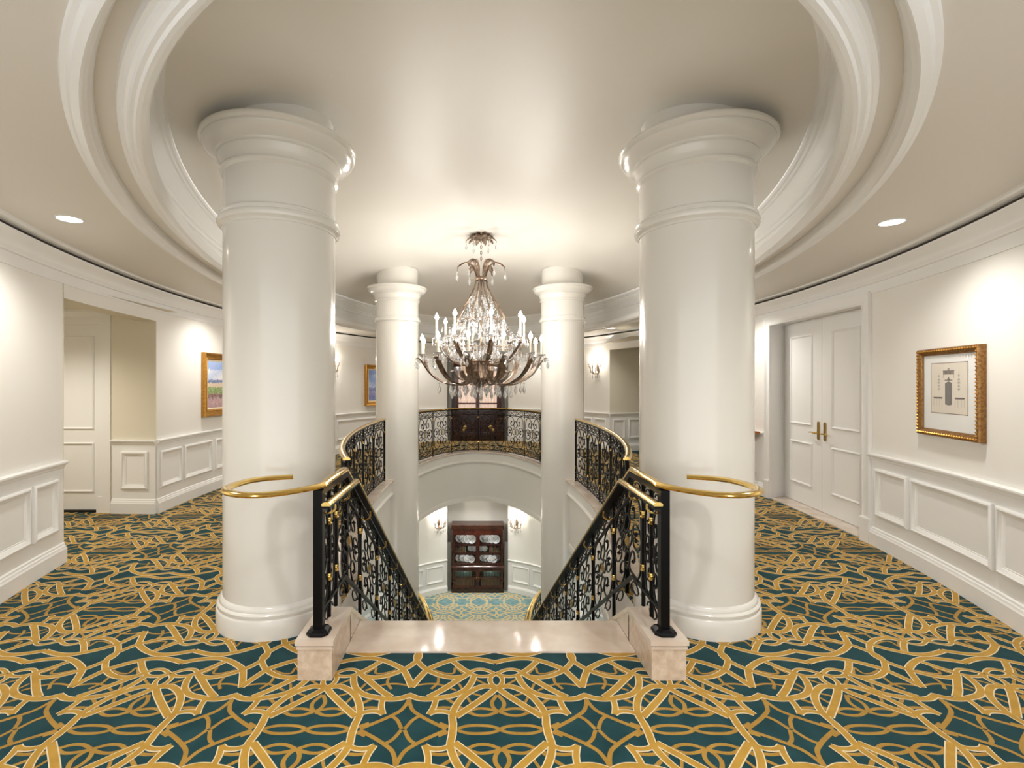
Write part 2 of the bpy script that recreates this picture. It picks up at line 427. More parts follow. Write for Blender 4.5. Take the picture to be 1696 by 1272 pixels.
# ------------------------------------------------------------ ceilings
def ring(m, prof, n=288, a0=0, a1=2*pi):
    rows = [[(A*sin(a0+(a1-a0)*j/n), YC - B*cos(a0+(a1-a0)*j/n), z) for j in range(n+1)] for A, B, z in prof]
    m.grid(rows)
H0 = 2.785
m = M()
ring(m, [(4.4, 7.4, H0), (3.12, 5.87, H0)])
m.k = 1
ring(m, [(4.02, 6.95, 2.763), (3.945, 6.87, 2.763), (3.93, 6.85, 2.766), (3.90, 6.82, 2.771), (3.89, 6.80, 2.782), (3.85, 6.76, 2.787)])
bo = [(3.125, 5.885, H0), (3.12, 5.88, 2.768), (3.10, 5.865, 2.762), (3.085, 5.855, 2.745), (3.06, 5.845, 2.738), (3.045, 5.835, 2.732), (3.03, 5.825, 2.745), (3.01, 5.815, 2.75), (3.00, 5.81, 2.765), (2.985, 5.805, 2.775), (2.98, 5.80, 2.80)]
ring(m, bo)
m.k = 0
ring(m, [(2.98, 5.80, 2.80), (2.86, 5.755, 2.80)])
m.k = 1
ring(m, [(2.865, 5.76, 2.80), (2.86, 5.755, 2.772), (2.84, 5.74, 2.768), (2.83, 5.735, 2.755), (2.815, 5.725, 2.75), (2.805, 5.72, 2.735), (2.79, 5.705, 2.733), (2.775, 5.70, 2.722), (2.755, 5.685, 2.722), (2.745, 5.675, 2.73), (2.73, 5.665, 2.735), (2.72, 5.655, 2.75), (2.715, 5.65, 2.80), (2.74, 5.66, 2.83)])
ring(m, [(2.74, 5.66, 2.83), (2.93, 5.70, 2.86), (2.955, 5.70, 3.0), (2.955, 5.70, 3.03), (2.94, 5.67, 3.035), (2.94, 5.66, 3.07), (2.93, 5.62, 3.08), (2.93, 5.60, 3.10), (2.915, 5.53, 3.125), (2.895, 5.47, 3.165), (2.885, 5.44, 3.18), (2.885, 5.42, 3.20), (2.87, 5.40, 3.205), (2.87, 5.38, 3.225), (2.855, 5.36, 3.23), (2.845, 5.34, 3.27)])
m.k = 2
HD = lambda r2: 3.26 + .41*(1-r2)
ring(m, [(2.84*r, 5.36*r, HD(r*r)) for r in (1, .94, .88, .8, .7, .6, .5, .4, .3, .2, .1, .001)])
CE = m.build('ceiling', [CEIL, TRIM, DOME], None, 30, kind='structure')

# ------------------------------------------------------------ floor with well
def hole():
    h = []
    A, B, y = 1.50, 4.36, 7.0
    t = math.asin(1.06/A)
    pts = [(A*sin(a), y - B*cos(a)) for a in [t + (2*pi-2*t)*i/96 for i in range(97)]]
    return [(1.06, 3.22)] + pts + [(-1.06, 3.22)]
HOLE = hole()
m = M()
def region(A):  # carpeted zone
    return None
outer = [(-6.6, -1.2), (6.6, -1.2), (6.6, 14.6), (-6.6, 14.6)]
allp = [Vector((*p, 0)) for p in outer] + [Vector((*p, 0)) for p in HOLE]
tri = tessellate_polygon([[Vector((*p, 0)) for p in outer], [Vector((*p, 0)) for p in HOLE]])
m.add([tuple(p) for p in allp], [tuple(t) for t in tri])
# carpet pattern -------------------------------------------------------------
F_, PX, PY, AX = 798.84, 785.63, 635.82, .0946
def tr(p):
    """traced strand point -> plan position relative to mirror lines (x from 0 to HX, y from 0 to HY)"""
    px = 800 + p[0]/5.3; py = 1070 + p[1]/5.3
    z = 1.6*F_/(py-PY); return ((px-PX)/F_*z - AX - .024, 2.83 - z)
HX, HY = .449, .597
PRIM = [ # outlined strands (points, half width)
 ([(104,146),(200,124),(300,110),(400,110),(500,131),(600,163),(700,205),(770,262),(872,362)], .0150),
 ([(760,66),(790,100),(772,150),(712,210),(610,258),(500,278),(400,266),(345,240)], .0130),
 ([(122,243),(180,218),(240,205),(300,215),(352,245)], .0085),
 ([(122,243),(190,266),(270,266),(352,238)], .0085),
 ([(345,236),(400,200),(470,140)], .0135),
 ([(122,248),(165,280),(168,325),(127,368)], .0095),
 ([(372,255),(470,310),(600,385),(735,452)], .0150),
 ([(305,262),(340,325),(400,385),(500,432),(620,455),(730,468),(820,462),(908,430)], .0140),
 ([(672,470),(700,535),(752,604)], .0115),
 ([(752,600),(690,578),(610,578),(545,598)], .0105),
 ([(127,368),(200,425),(350,520),(520,622)], .0150),
 ([(127,362),(250,358),(400,425),(490,510),(545,600),(556,690),(575,790)], .0145),
]
SEC = [
 ([(130,430),(182,490),(178,540),(138,582)], .010),
 ([(146,574),(240,552),(330,552),(410,580)], .009),
 ([(146,580),(240,608),(330,608),(410,580),(460,556),(600,540),(700,548)], .009),
 ([(905,462),(904,520),(885,570),(830,612),(760,655),(620,728)], .010),
 ([(830,612),(905,652),(985,728)], .009),
 ([(620,275),(635,325),(700,378)], .008),
 ([(480,392),(560,358),(650,334),(760,336),(866,358)], .007),
 ([(200,345),(300,290)], .007), ([(362,512),(400,440),(450,330)], .007), ([(270,440),(370,408)], .007),
 ([(510,512),(600,455),(650,462)], .007), ([(450,548),(560,470)], .007),
 ([(400,242),(460,190),(482,238),(560,240),(650,212)], .007),
 ([(150,728),(240,702),(420,700),(560,740),(700,790)], .009),
]
def ribbon_pts(p, w, n):
    q = [Vector((*a, 0)) for a in p]
    q = smoothpts(q, n) if n > 1 else q
    L, R = [], []
    for i, c in enumerate(q):
        d = (q[min(i+1, len(q)-1)] - q[max(i-1, 0)]); d.normalize()
        nn = Vector((-d.y, d.x, 0)); L.append(c + nn*w); R.append(c - nn*w)
    return L, R
def domain(n):
    out = []
    for src, ly in ((SEC, 0), (PRIM, 1)):
        for pts, w in src:
            P = [tr(a) for a in pts]
            P = [(x, y) for x, y in P]
            out.append((P, w, ly))
    return out
DOM = domain(4)
def inell(x, y, A, B, yc): return (x/A)**2 + ((y-yc)/B)**2 < 1
def inhole(x, y):
    return (inell(x, y, 1.50, 4.36, 7.0) and y > 3.22) or (abs(x) < 1.06 and 3.22 < y < 5)
def carpet(m, test, x0, x1, y0, y1, z, detail, scale=1.0, layers=(2, 3, 1)):
    """layers: material slots (under, cream, gold)"""
    hx, hy = HX*scale, HY*scale
    for i in range(int(math.floor(x0/hx)), int(math.ceil(x1/hx))):
        for j in range(int(math.floor((y0-2.83)/hy)), int(math.ceil((y1-2.83)/hy))):
            cx, cy = .024 + (i+.5)*hx, 2.83 + (j+.5)*hy
            if not test(cx, cy, hx): continue
            mx = i % 2; my = (j+1) % 2       # mirrored cells
            k = 0
            par = (i % 2) + 2*(j % 2)
            for P, w, ly in DOM:
                k = k + 1 if ly or k < len(SEC) else 1
                if detail < 3 and ly == 0: continue
                pts = []
                for (u, v) in P:
                    u *= scale; v *= scale
                    x = .024 + (i*hx + u if not mx else (i+1)*hx - u)
                    y = 2.83 + ((j+1)*hy - v if not my else j*hy + v)
                    # domain v is measured nearer the camera from the mirror line
                    pts.append((x, y))
                w2 = w*scale
                jobs = ((w2, layers[0], .0004),) if ly == 0 else ((w2+.0052*scale, layers[1], .0010), (w2, layers[2], .0020))
                for ww, slot, dz in jobs:
                    if slot is None: continue
                    L, R = ribbon_pts(pts, ww, detail)
                    zz = z + dz + (k % 14)*.00004 + par*.00001
                    base = len(m.v)
                    for a, b in zip(L, R): m.v.append((a.x, a.y, zz)); m.v.append((b.x, b.y, zz))
                    for q in range(len(L)-1):
                        c = (L[q]+R[q+1])*.5
                        if not okpt(c.x, c.y): continue
                        f = (base+2*q, base+2*q+2, base+2*q+3, base+2*q+1)
                        va, vb, vc = m.v[f[0]], m.v[f[1]], m.v[f[2]]
                        if (vb[0]-va[0])*(vc[1]-va[1]) - (vb[1]-va[1])*(vc[0]-va[0]) < 0: f = f[::-1]
                        m.f.append(f); m.mi.append(slot)
okpt = lambda x, y: not inhole(x, y)
def test_up(cx, cy, h):
    if inell(cx, cy, 4.35, 7.3, YC): 
        return not (inell(cx, cy, 1.0, 3.9, 7.0))
    return -6.2 < cx < -3.8 and 4.2 < cy < 6.2
carpet(m, lambda x, y, h: test_up(x, y, h) and y < 6.5, -6.3, 4.5, .3, 6.5, 0, 4)
carpet(m, lambda x, y, h: test_up(x, y, h) and y >= 6.5, -4.5, 4.5, 6.5, 14, 0, 3)
FL = m.build('floor', [TEAL, GOLD, GOLD2, CREAM], None, kind='structure')

# well edge: ledge, fascia, drum
def well(n=160):
    def loop(A, B): return lambda z: [(A*sin(2*pi*j/n), 7.0 - B*cos(2*pi*j/n), z) for j in range(n+1)]
    m = M()
    def part(prof, a0, a1, k):
        m.k = k
        rows = [[(A*sin(a0+(a1-a0)*j/n), 7.0 - B*cos(a0+(a1-a0)*j/n), z) for j in range(n+1)] for A, B, z in prof]
        m.grid(rows)
    t = math.asin(1.06/1.5)
    a0, a1 = t, 2*pi-t
    part([(1.70, 4.56, .001), (1.70, 4.56, .012), (1.47, 4.33, .012), (1.465, 4.325, .004), (1.465, 4.325, -.02), (1.49, 4.35, -.03)], a0, a1, 0)
    part([(1.50, 4.36, 0), (1.50, 4.36, -.19), (1.49, 4.35, -.20), (1.475, 4.335, -.22), (1.475, 4.335, -.235), (1.505, 4.365, -.26), (1.515, 4.375, -.28), (1.53, 4.39, -.285), (1.53, 4.39, -1.05), (1.515, 4.375, -1.055), (1.50, 4.36, -1.09), (1.50, 4.36, -1.15), (1.75, 4.6, -1.15)], a0, a1, 1)
    return m
wl = well().build('trim_1', [MARB, WALL], None, 30, kind='structure')

# front marble tread
m = M()
m.box((-.86, 2.865, .001), (.86, 3.235, .012)); m.box((-.86, 3.19, -.16), (.86, 3.225, 0))
m.build('trim_2', MARB, None, kind='structure')
# side of the floor slab where the stair goes down
m = M()
for s in (-1, 1):
    m.quad((s*1.06, 3.22, 0), (s*1.06, 3.95, 0), (s*1.06, 3.95, -1.15), (s*1.06, 3.22, -1.15))
    m.quad((s*.86, 3.225, 0), (s*1.06, 3.225, 0), (s*1.06, 3.225, -1.15), (s*.86, 3.225, -1.15))
m.build('trim_3', WALL, None, kind='structure')

# ------------------------------------------------------------ lower level
m = M()
m.quad((-6, 1.5, LOW), (6, 1.5, LOW), (6, 15, LOW), (-6, 15, LOW))
okpt = lambda x, y: True
carpet(m, lambda x, y, h: abs(x) < 2.4 and 10.2 < y < 14.2, -2.6, 2.6, 10.2, 14.2, LOW, 2, 1.0, (1, 2, 1))
m.build('floor_lower', [LTEAL, mat('carpet_sand', (.62, .47, .22), .95, spec=.1), PALE], None, kind='structure')
LR = Path(ell(4.0, 7.0, 1, 1.4, 13.636)); LL = Path(ell(4.0, 7.0, -1, 1.4, 13.636))
for P, nm in ((LR, 'wall_lower_right'), (LL, 'wall_lower_left')):
    m = M(); strip(m, P, 0, P.len, LOW, -1.1, 0, .2); w = m.build(nm, WALL, None, 35, kind='structure')
    pan = []
    for k in range(7):
        b = P.len - .12 - k*.62; pan.append((b-.52, b))
    wainscot(w, P, P.len-4.6, P.len, pan, z=LOW)
NL = niche('wall_lower_far', LOW, -1.1, -1.3)
for sgn in (-1, 1):
    m = M(); m.box((min(sgn*.755, sgn*.86), 13.70, LOW), (max(sgn*.75, sgn*.86), 13.74, -2.9)); m.build('niche_shade_strip', GREYP, NL)  # same painted shade strips beside the lower cabinet
m = M()
rows = []
n = 96
m.grid([[(1.70*sin(2*pi*j/n), 7.0-4.56*cos(2*pi*j/n), -1.15) for j in range(n+1)], [(4.3*sin(2*pi*j/n), YC-7.3*cos(2*pi*j/n), -1.15) for j in range(n+1)]])
m.build('ceiling_lower', CEIL, None, kind='structure')

# ------------------------------------------------------------ columns
def column(x, y, low, label):
    root = empty('column', (x, y, 0 if not low else LOW), label, 'column', 'round white columns around the stairwell')
    top = HD((x/2.84)**2 + ((y-YC)/5.36)**2) + .02
    m = M(); m.lathe([(.367, LOW if low else .18), (.367, 3.02)], (x, y, 0), 72, False); m.build('shaft', COLM, root, 30)
    m = M(); z0 = LOW if low else 0
    m.lathe([(.408, z0), (.408, z0+.115), (.404, z0+.122), (.398, z0+.126), (.398, z0+.132), (.402, z0+.14), (.402, z0+.152), (.394, z0+.162), (.388, z0+.165), (.388, z0+.172), (.384, z0+.185), (.372, z0+.197), (.367, z0+.2)], (x, y, 0), 72, False)
    m.build('base', COLM, root, 30)
    m = M(); m.lathe([(.367, 2.635), (.374, 2.637), (.374, 2.652), (.382, 2.658), (.398, 2.665), (.404, 2.678), (.404, 2.69), (.398, 2.703), (.386, 2.708), (.386, 2.716), (.392, 2.724), (.390, 2.735), (.380, 2.742), (.367, 2.744)], (x, y, 0), 72, False)
    m.build('neck_ring', COLM, root, 25)
    m = M(); m.lathe([(.367, 3.0), (.375, 3.005), (.386, 3.015), (.388, 3.028), (.382, 3.038), (.380, 3.05), (.388, 3.08), (.400, 3.105), (.404, 3.118), (.400, 3.128), (.408, 3.132), (.414, 3.142), (.432, 3.150), (.460, 3.162), (.484, 3.182), (.496, 3.203), (.494, 3.214), (.503, 3.218), (.512, 3.228), (.513, 3.240), (.508, 3.25), (.36, 3.257)], (x, y, 0), 96, False)
    m.build('capital', COLM, root, 25)
    m = M(); m.lathe([(.357, 3.24), (.357, top+.02)], (x, y, 0), 64, False); m.build('upper_drum', COLM, root, 30)
column(-1.4535, 3.393, False, 'thick near white column left of the stair top, behind a brass loop')
column(1.4535, 3.393, False, 'thick near white column right of the stair top, behind a brass loop')
column(-1.433, 8.371, True, 'farther slim-looking white column just left of the chandelier')
column(1.433, 8.371, True, 'farther slim-looking white column just right of the chandelier')

# ------------------------------------------------------------ railings
RAILP = [(-.026, -.006), (-.029, .003), (-.023, .012), (-.009, .018), (.009, .018), (.023, .012), (.029, .003), (.026, -.006)]
ARCH = [(.045,.50),(.05,.66),(.065,.84),(.13,.965),(.24,1.0),(.36,.95),(.42,.85),(.405,.75),(.335,.70),(.265,.725),(.25,.79),(.29,.83)]
HEART = [(.50,.62),(.41,.70),(.44,.80),(.50,.86)]
CURL = [(.05,.52),(.11,.62),(.20,.655),(.285,.62),(.30,.55),(.25,.51),(.20,.54)]
PET = [(.50,.56),(.42,.60),(.36,.565),(.345,.50)]
SC2 = [(.47,.93),(.405,.90),(.39,.84)]
def bay(m, fn, s0, s1, h0, h1, r=.0085):
    W = s1-s0; Hh = h1-h0
    for c, rr in ((ARCH, r), (HEART, r*.9), (CURL, r*.9), (PET, r*.9)):
        for fx in (0, 1):
            for fz in (0, 1):
                pts = []
                for q in smoothpts([(a, b, 0) for a, b in c], 3):
                    u = 1-q.x if fx else q.x; v = 1-q.y if fz else q.y
                    pts.append(fn(s0+u*W, h0+v*Hh))
                m.tube(pts, rr, 4)
                if c in (ARCH, CURL):     # leaf at the end of the scroll
                    e = Vector(pts[-1]); blob(m, e, r*2.6)
    return m
def blob(m, c, r, sx=1, sy=1, sz=1.0):
    v = [(c[0]+a*r*sx, c[1]+b*r*sy, c[2]+d*r*sz) for a, b, d in ((1,0,0),(0,1,0),(-1,0,0),(0,-1,0),(0,0,1),(0,0,-1))]
    m.add(v, [(0,1,4),(1,2,4),(2,3,4),(3,0,4),(1,0,5),(2,1,5),(3,2,5),(0,3,5)])
def band(m, fn, s0, s1, h0, h1, r=.0068, k=3):
    W = s1-s0; c = (h0+h1)/2; a = (h1-h0)/2*.86
    for ph in (0, pi):
        pts = [fn(s0+W*i/(k*8), c + a*sin(ph + pi*k*i/(k*8))) for i in range(k*8+1)]
        m.tube(pts, r, 4)
    for i in range(k):
        sc = s0+W*(i+.5)/k
        pts = [fn(sc+W/k*.22*cos(t*pi/4), c+a*.45*sin(t*pi/4)) for t in range(7)]
        m.tube(pts, r*.9, 4); blob(m, pts[-1], r*2)
def rosette(fn, s, h, parent, r=.042, nrm=(0, 1)):
    m = M(); c = Vector(fn(s, h)); e = Vector(fn(s+.02, h)) - c; e.z = 0; e.normalize(); nv = Vector((-e.y, e.x, 0)); up = Vector((0, 0, 1))
    for ring_ in ((1.0, .006, 10), (.62, .013, 8)):
        R, d, n = ring_; vs = [tuple(c + nv*d)]
        for sd in (1, -1):
            b = len(m.v); vv = [tuple(c + nv*sd*d*1.4)]
            for j in range(n*2):
                rr = r*R*(1 if j % 2 == 0 else .72); t = pi*j/n
                vv.append(tuple(c + e*rr*cos(t) + up*rr*1.18*sin(t) + nv*sd*d*.4))
            m.add(vv, [(0, 1+j, 1+(j+1) % (2*n)) if sd > 0 else (0, 1+(j+1) % (2*n), 1+j) for j in range(2*n)])
    return m.build('rosette', BRASSD, parent, 30)
def collar(p, parent, r=.016, h=.04):
    m = M(); m.lathe([(r*.7, -h/2), (r*1.25, -h/2), (r*1.35, -h*.36), (r*.95, -h*.2), (r*1.15, 0), (r*.95, h*.2), (r*1.35, h*.36), (r*1.25, h/2), (r*.7, h/2)], p, 12)
    return m.build('brass_collar', BRASS, parent, 40)
def balustrade(name, label, path, nb, z0=.012, Hh=1.02, brassposts=True, group=None):
    P = path; root = empty(name, P.at(P.len/2, 0, 0), label, 'railing', group)
    fn = lambda s, h: P.at(s, 0, z0+h)
    us = P.ticks(0, None, .06)
    m = M(); m.sweep([P.at(u, 0, z0+Hh-.01) for u in us], RAILP); m.build('handrail', BRASS, root, 40)
    FB = lambda w, h: [(-w, -h), (-w, h), (w, h), (w, -h)]
    for h, nm in ((Hh-.028, 'top_rail'), (Hh-.155, 'upper_sub_rail'), (.145, 'lower_sub_rail'), (.03, 'bottom_rail')):
        m = M(); m.sweep([P.at(u, 0, z0+h) for u in us], FB(.014 if 'sub' not in nm else .008, .012 if nm == 'top_rail' else .007)); m.build(nm, IRON, root)
    w = P.len/nb
    for i in range(nb+1):
        s = i*w
        m = M(); a = P.at(s, 0, z0-.012); b = P.at(s, 0, z0+Hh-.03); m.tube([a, b], .011 if 0 < i < nb else .018, 4 if i in (0, nb) else 8)
        m.build('baluster', IRON, root)
        for h in (.80, .22): collar(P.at(s, 0, z0+h), root, .011, .03)
    for i in range(nb):
        s0, s1 = i*w, (i+1)*w
        m = M(); bay(m, fn, s0+.015, s1-.015, .16, Hh-.17)
        band(m, fn, s0, s1, Hh-.15, Hh-.04); band(m, fn, s0, s1, .035, .14)
        m.build('scrollwork', IRON, root, 50)
        rosette(fn, (s0+s1)/2, .16+(Hh-.33)/2, root)
    return root
WE = lambda a, b, n=80: [(1.60*sin(a+(b-a)*i/n), 7.0-4.46*cos(a+(b-a)*i/n)) for i in range(n+1)]
# angles: near column side to far column
balustrade('balcony_railing', 'black scrollwork balcony railing between the two right columns', Path(WE(.735, 1.775), center=(0, 7)), 6)
balustrade('balcony_railing', 'black scrollwork balcony railing between the two left columns', Path(WE(-.735, -1.775), center=(0, 7)), 6)
balustrade('balcony_railing', 'curved black scrollwork balcony railing below the chandelier, before the dark cabinet', Path(WE(2.06, 2*pi-2.06, 100), center=(0, 7)), 8)

# stair block, curb, treads
SL = .68; SY = 3.2
def block(s):
    side = 'left' if s < 0 else 'right'
    nm = 'pink marble pedestal block at the %s side of the stair top' % side
    root = empty('marble_pedestal', (s*.954, 2.65, 0), nm, 'pedestal', None)
    x0, x1 = sorted((s*.862, s*1.048))
    m = M(); m.box((x0, 2.60, 0), (x1, 3.0, .172)); m.build('block', MARBR, root)
    # profiled cap following front and inner side
    m = M()
    for (e, za, zb) in ((.0, .172, .186), (-.006, .186, .194), (.006, .194, .221)):
        m.box((x0-e-.004, 2.592-e, za), (x1+e+.004, 2.985, zb))
    m.build('cap', MARB, root)
    # sloping curb down the flight
    m = M(); Y0, Y1 = 2.985, 9.2
    zt = lambda y: .221 - SL*(y-Y0)
    for (e, t0, t1) in ((.010, 0, -.03), (.0, -.03, -.50)):
        xs0, xs1 = x0-e, x1+e
        m.add([(xs0, Y0, zt(Y0)+t1), (xs1, Y0, zt(Y0)+t1), (xs1, Y0, zt(Y0)+t0), (xs0, Y0, zt(Y0)+t0),
               (xs0, Y1, zt(Y1)+t1), (xs1, Y1, zt(Y1)+t1), (xs1, Y1, zt(Y1)+t0), (xs0, Y1, zt(Y1)+t0)],
              [(0,1,2,3),(7,6,5,4),(0,4,5,1),(1,5,6,2),(2,6,7,3),(3,7,4,0)])
    m.build('sloping_curb', MARB, root)
block(-1); block(1)
m = M()
N = 24; rise = -LOW/N; run = .265
for i in range(1, N):
    y = 3.235 + (i-1)*run; m.box((-.86, y, -rise*i-.03), (.86, y+run+.02, -rise*i)); m.box((-.86, y+run-.01, -rise*(i+1)), (.86, y+run+.01, -rise*i-.03))
m.add([(-.86, 3.25, -.25), (.86, 3.25, -.25), (.86, 9.2, LOW+.02), (-.86, 9.2, LOW+.02), (-.86, 3.25, -.45), (.86, 3.25, -.45), (.86, 8.9, LOW), (-.86, 8.9, LOW)], [(4,5,6,7),(0,1,5,4),(0,4,7,3),(1,2,6,5)])
tag(m.build('staircase', [MARB], None), 'pink marble staircase descending between the two black railings', 'staircase')

def stair_rail(s):
    side = 'left' if s < 0 else 'right'
    X = s*.957
    root = empty('stair_railing', (X, 2.68, .221), 'black iron stair railing with brass handrails on the %s of the stairs' % side, 'railing')
    # centre line and slope, s = distance along Y from the newel
    def zb(y):   # base offset of the slope
        if y <= SY: return 0
        if y <= 9.30: return -SL*(y-SY)
        return -SL*(9.30-SY)
    def xy(y):   # plan of the railing incl. flare at the foot
        if y <= 9.3: return (X, y)
        t = y-9.3
        return (X - (-s)*0 + s*(.10*t + .10*t*t), y)
    YE = 11.0
    fn = lambda q, h: (*xy(q), h + zb(q))
    ys = [2.68, 2.95] + [3.2 + (9.3-3.2)*i/30 for i in range(31)] + [9.3+1.7*i/12 for i in range(1, 13)]
    # upper handrail with the loop in front of the column
    loop = [(.958, 2.68), (1.062, 2.53), (1.185, 2.455), (1.302, 2.47), (1.40, 2.544), (1.44, 2.66), (1.413, 2.80), (1.334, 2.885), (1.20, 2.94)]
    lp = [Vector((s*a, b, 1.03)) for a, b in loop]
    lp2 = smoothpts([Vector((s*.957, 3.2, 1.03)), Vector((s*.957, 2.85, 1.03))] + lp, 5)[6:]
    tail = [Vector((xy(9.3+1.7)[0] + s*.0, 0, 0))]
    pts = [Vector(p) for p in lp2[::-1]] + [Vector(fn(y, 1.03)) for y in ys[1:]]
    e = pts[-1]; pts += [e + Vector((s*.10, .16, 0)), e + Vector((s*.24, .22, 0)), e + Vector((s*.4, .18, 0))]
    m = M(); m.sweep(pts, RAILP); m.build('handrail', BRASS, root, 40)
    # lower inner handrail on brackets
    off = -s*.075
    p2 = [Vector((X+off, 2.56, .955))] + [Vector((fn(y, .955)[0]+off, y-.06*0, fn(y-.0, .955)[2]+0)) for y in ys[1:]]
    m = M(); m.sweep(p2, [(a*.9, b*.9) for a, b in RAILP]); m.build('handrail', BRASS, root, 40)
    m = M(); m.sweep([q - Vector((0, 0, .012)) for q in p2], [(-.021, -.006), (-.021, .006), (.021, .006), (.021, -.006)]); m.build('dark_underside_strip', IRON, root)  # black strip imitates dark reflections on the underside of the brass rail
    for y in (2.72, 3.02, 3.634, 4.27, 4.9, 5.5, 6.1, 6.75, 7.4, 8.05, 8.7, 9.3):
        a = Vector(fn(y, .885))
        m = M(); m.tube(smoothpts([a, a+Vector((off*.5, 0, -.015)), a+Vector((off*1.05, 0, .01)), Vector((a.x+off, y, fn(y, .945)[2]))], 3), .006, 6)
        m.build('handrail_bracket', BRASS, root, 40)
    FB = lambda w, h: [(-w, -h), (-w, h), (w, h), (w, -h)]
    yy = ys[:]
    for h, nm, w, hh in ((1.004, 'top_rail', .025, .019), (.875, 'upper_sub_rail', .008, .008), (.325, 'bottom_rail', .011, .010)):
        m = M(); m.sweep([fn(y, h) for y in yy], FB(w, hh)); m.build(nm, IRON, root)
    # newel
    m = M(); m.box((X-.025, 2.655, .23), (X+.025, 2.705, 1.012)); nw = m.build('newel_post', IRON, root)
    m = M(); pp = [(.055, .03), (.03, .055), (-.03, .055), (-.055, .03), (-.055, -.03), (-.03, -.055), (.03, -.055), (.055, -.03)]
    rows = [[(X+a*k, 2.68+b*k, z) for a, b in pp] for k, z in ((1.1, .221), (1.1, .232), (1.0, .24), (.6, .252))]
    m.grid(rows, True); m.add(rows[-1], [tuple(range(8))[::-1]]); m.build('base_plate', IRON, nw)
    # balusters
    bl = [2.86, 3.0, 3.634] + [3.634+.632*k for k in range(1, 12)]
    bl = [b for b in bl if b < YE-.02] + [YE]
    for y in bl:
        lo = .221 if y < 3.0 else (.221 + SL*(SY-2.985) if y < 9.3 else LOW + 4.148)
        m = M(); q = fn(y, 0); m.tube([(q[0], q[1], q[2]+ (.0 if 3.01 < y <= 9.3 else .221 if y < 3.01 else -.12)), (q[0], q[1], q[2]+1.0)], .013, 8); m.build('baluster', IRON, root, 40)
        for h in ((.79, .46) if y < 3.5 else (.79, .44)):
            c = fn(y, h); collar(c, root, .015, .04)
        q = fn(y, .46)
    # scrollwork bays
    segs = [(2.705, 2.99)] + list(zip(bl[1:-1], bl[2:]))
    for (a, b) in segs:
        m = M()
        bay(m, fn, a+.01, b-.01, .335, .865, .0068)
        band(m, fn, a, b, .885, .995, .0055, 2 if b-a < .4 else 3)
        # small scrolls under the bottom rail
        for k in range(2 if b-a > .4 else 1):
            c = a+(b-a)*(k+.5)/(2 if b-a > .4 else 1)
            m.tube([fn(c+.09*cos(t*pi/5)*(1-.05*t), .255+.05*sin(t*pi/5)*(1-.05*t)) for t in range(11)], .0055, 4)
        m.build('scrollwork', IRON, root, 50)
        if b-a > .4: rosette(fn, (a+b)/2, .60, root, .045)
    return root
stair_rail(-1); stair_rail(1)

# ------------------------------------------------------------ chandelier
CX, CYY = 0.0, 6.72
def catenary(p, q, sag, n=8):
    p, q = Vector(p), Vector(q)
    return [p.lerp(q, i/n) - Vector((0, 0, sag*4*(i/n)*(1-i/n))) for i in range(n+1)]
def drop(m, p, s=1.0, n=6):
    """pear shaped faceted crystal hanging from p, with a small bead above"""
    x, y, z = p
    for r0, z0 in ((.009, -.012),):
        m.lathe([(.0005, 0), (r0*s, z0*s), (.0005, -.024*s)], (x, y, z), n, False)
    m.lathe([(.0005, -.026*s), (.010*s, -.05*s), (.019*s, -.085*s), (.015*s, -.105*s), (.0005, -.13*s)], (x, y, z), n, False)
DROPME = {}
def dropobj(parent, p, s=1.0):
    key = round(s, 2)
    if key not in DROPME:
        m = M(); drop(m, (0, 0, 0), s); me = bpy.data.meshes.new('crystal_drop'); me.from_pydata(m.v, [], m.f); me.materials.append(CRYST); DROPME[key] = me
    o = bpy.data.objects.new('crystal_drop', DROPME[key]); COL.objects.link(o); o.parent = parent; o.location = Vector(p) - Vector(wloc(parent)); return o
def leaf_blade(m, pts, w, lobes=5, curl=.3):
    """acanthus leaf: wide ribbon with scalloped edge following pts"""
    P = smoothpts(pts, 3); n = len(P)-1; rows = []
    for i, p in enumerate(P):
        t = i/n; d = (P[min(i+1, n)] - P[max(i-1, 0)]).normalized()
        rad = Vector((p.x-CX, p.y-CYY, 0)); rad = rad.normalized() if rad.length > 1e-4 else Vector((1, 0, 0))
        sd = Vector((-rad.y, rad.x, 0)); nn = sd.cross(d).normalized()
        ww = w*(sin(pi*min(1, t*.93+.05))**.7)*(.78+.22*abs(cos(lobes*pi*t)))
        rows.append([tuple(p + sd*ww*k + nn*ww*curl*(abs(k)-.3)*(1)) for k in (-1, -.5, 0, .5, 1)])
    m.grid(rows)
    rows2 = [[tuple(Vector(q) - Vector((0, 0, .004))) for q in r][::-1] for r in rows]; m.grid(rows2)
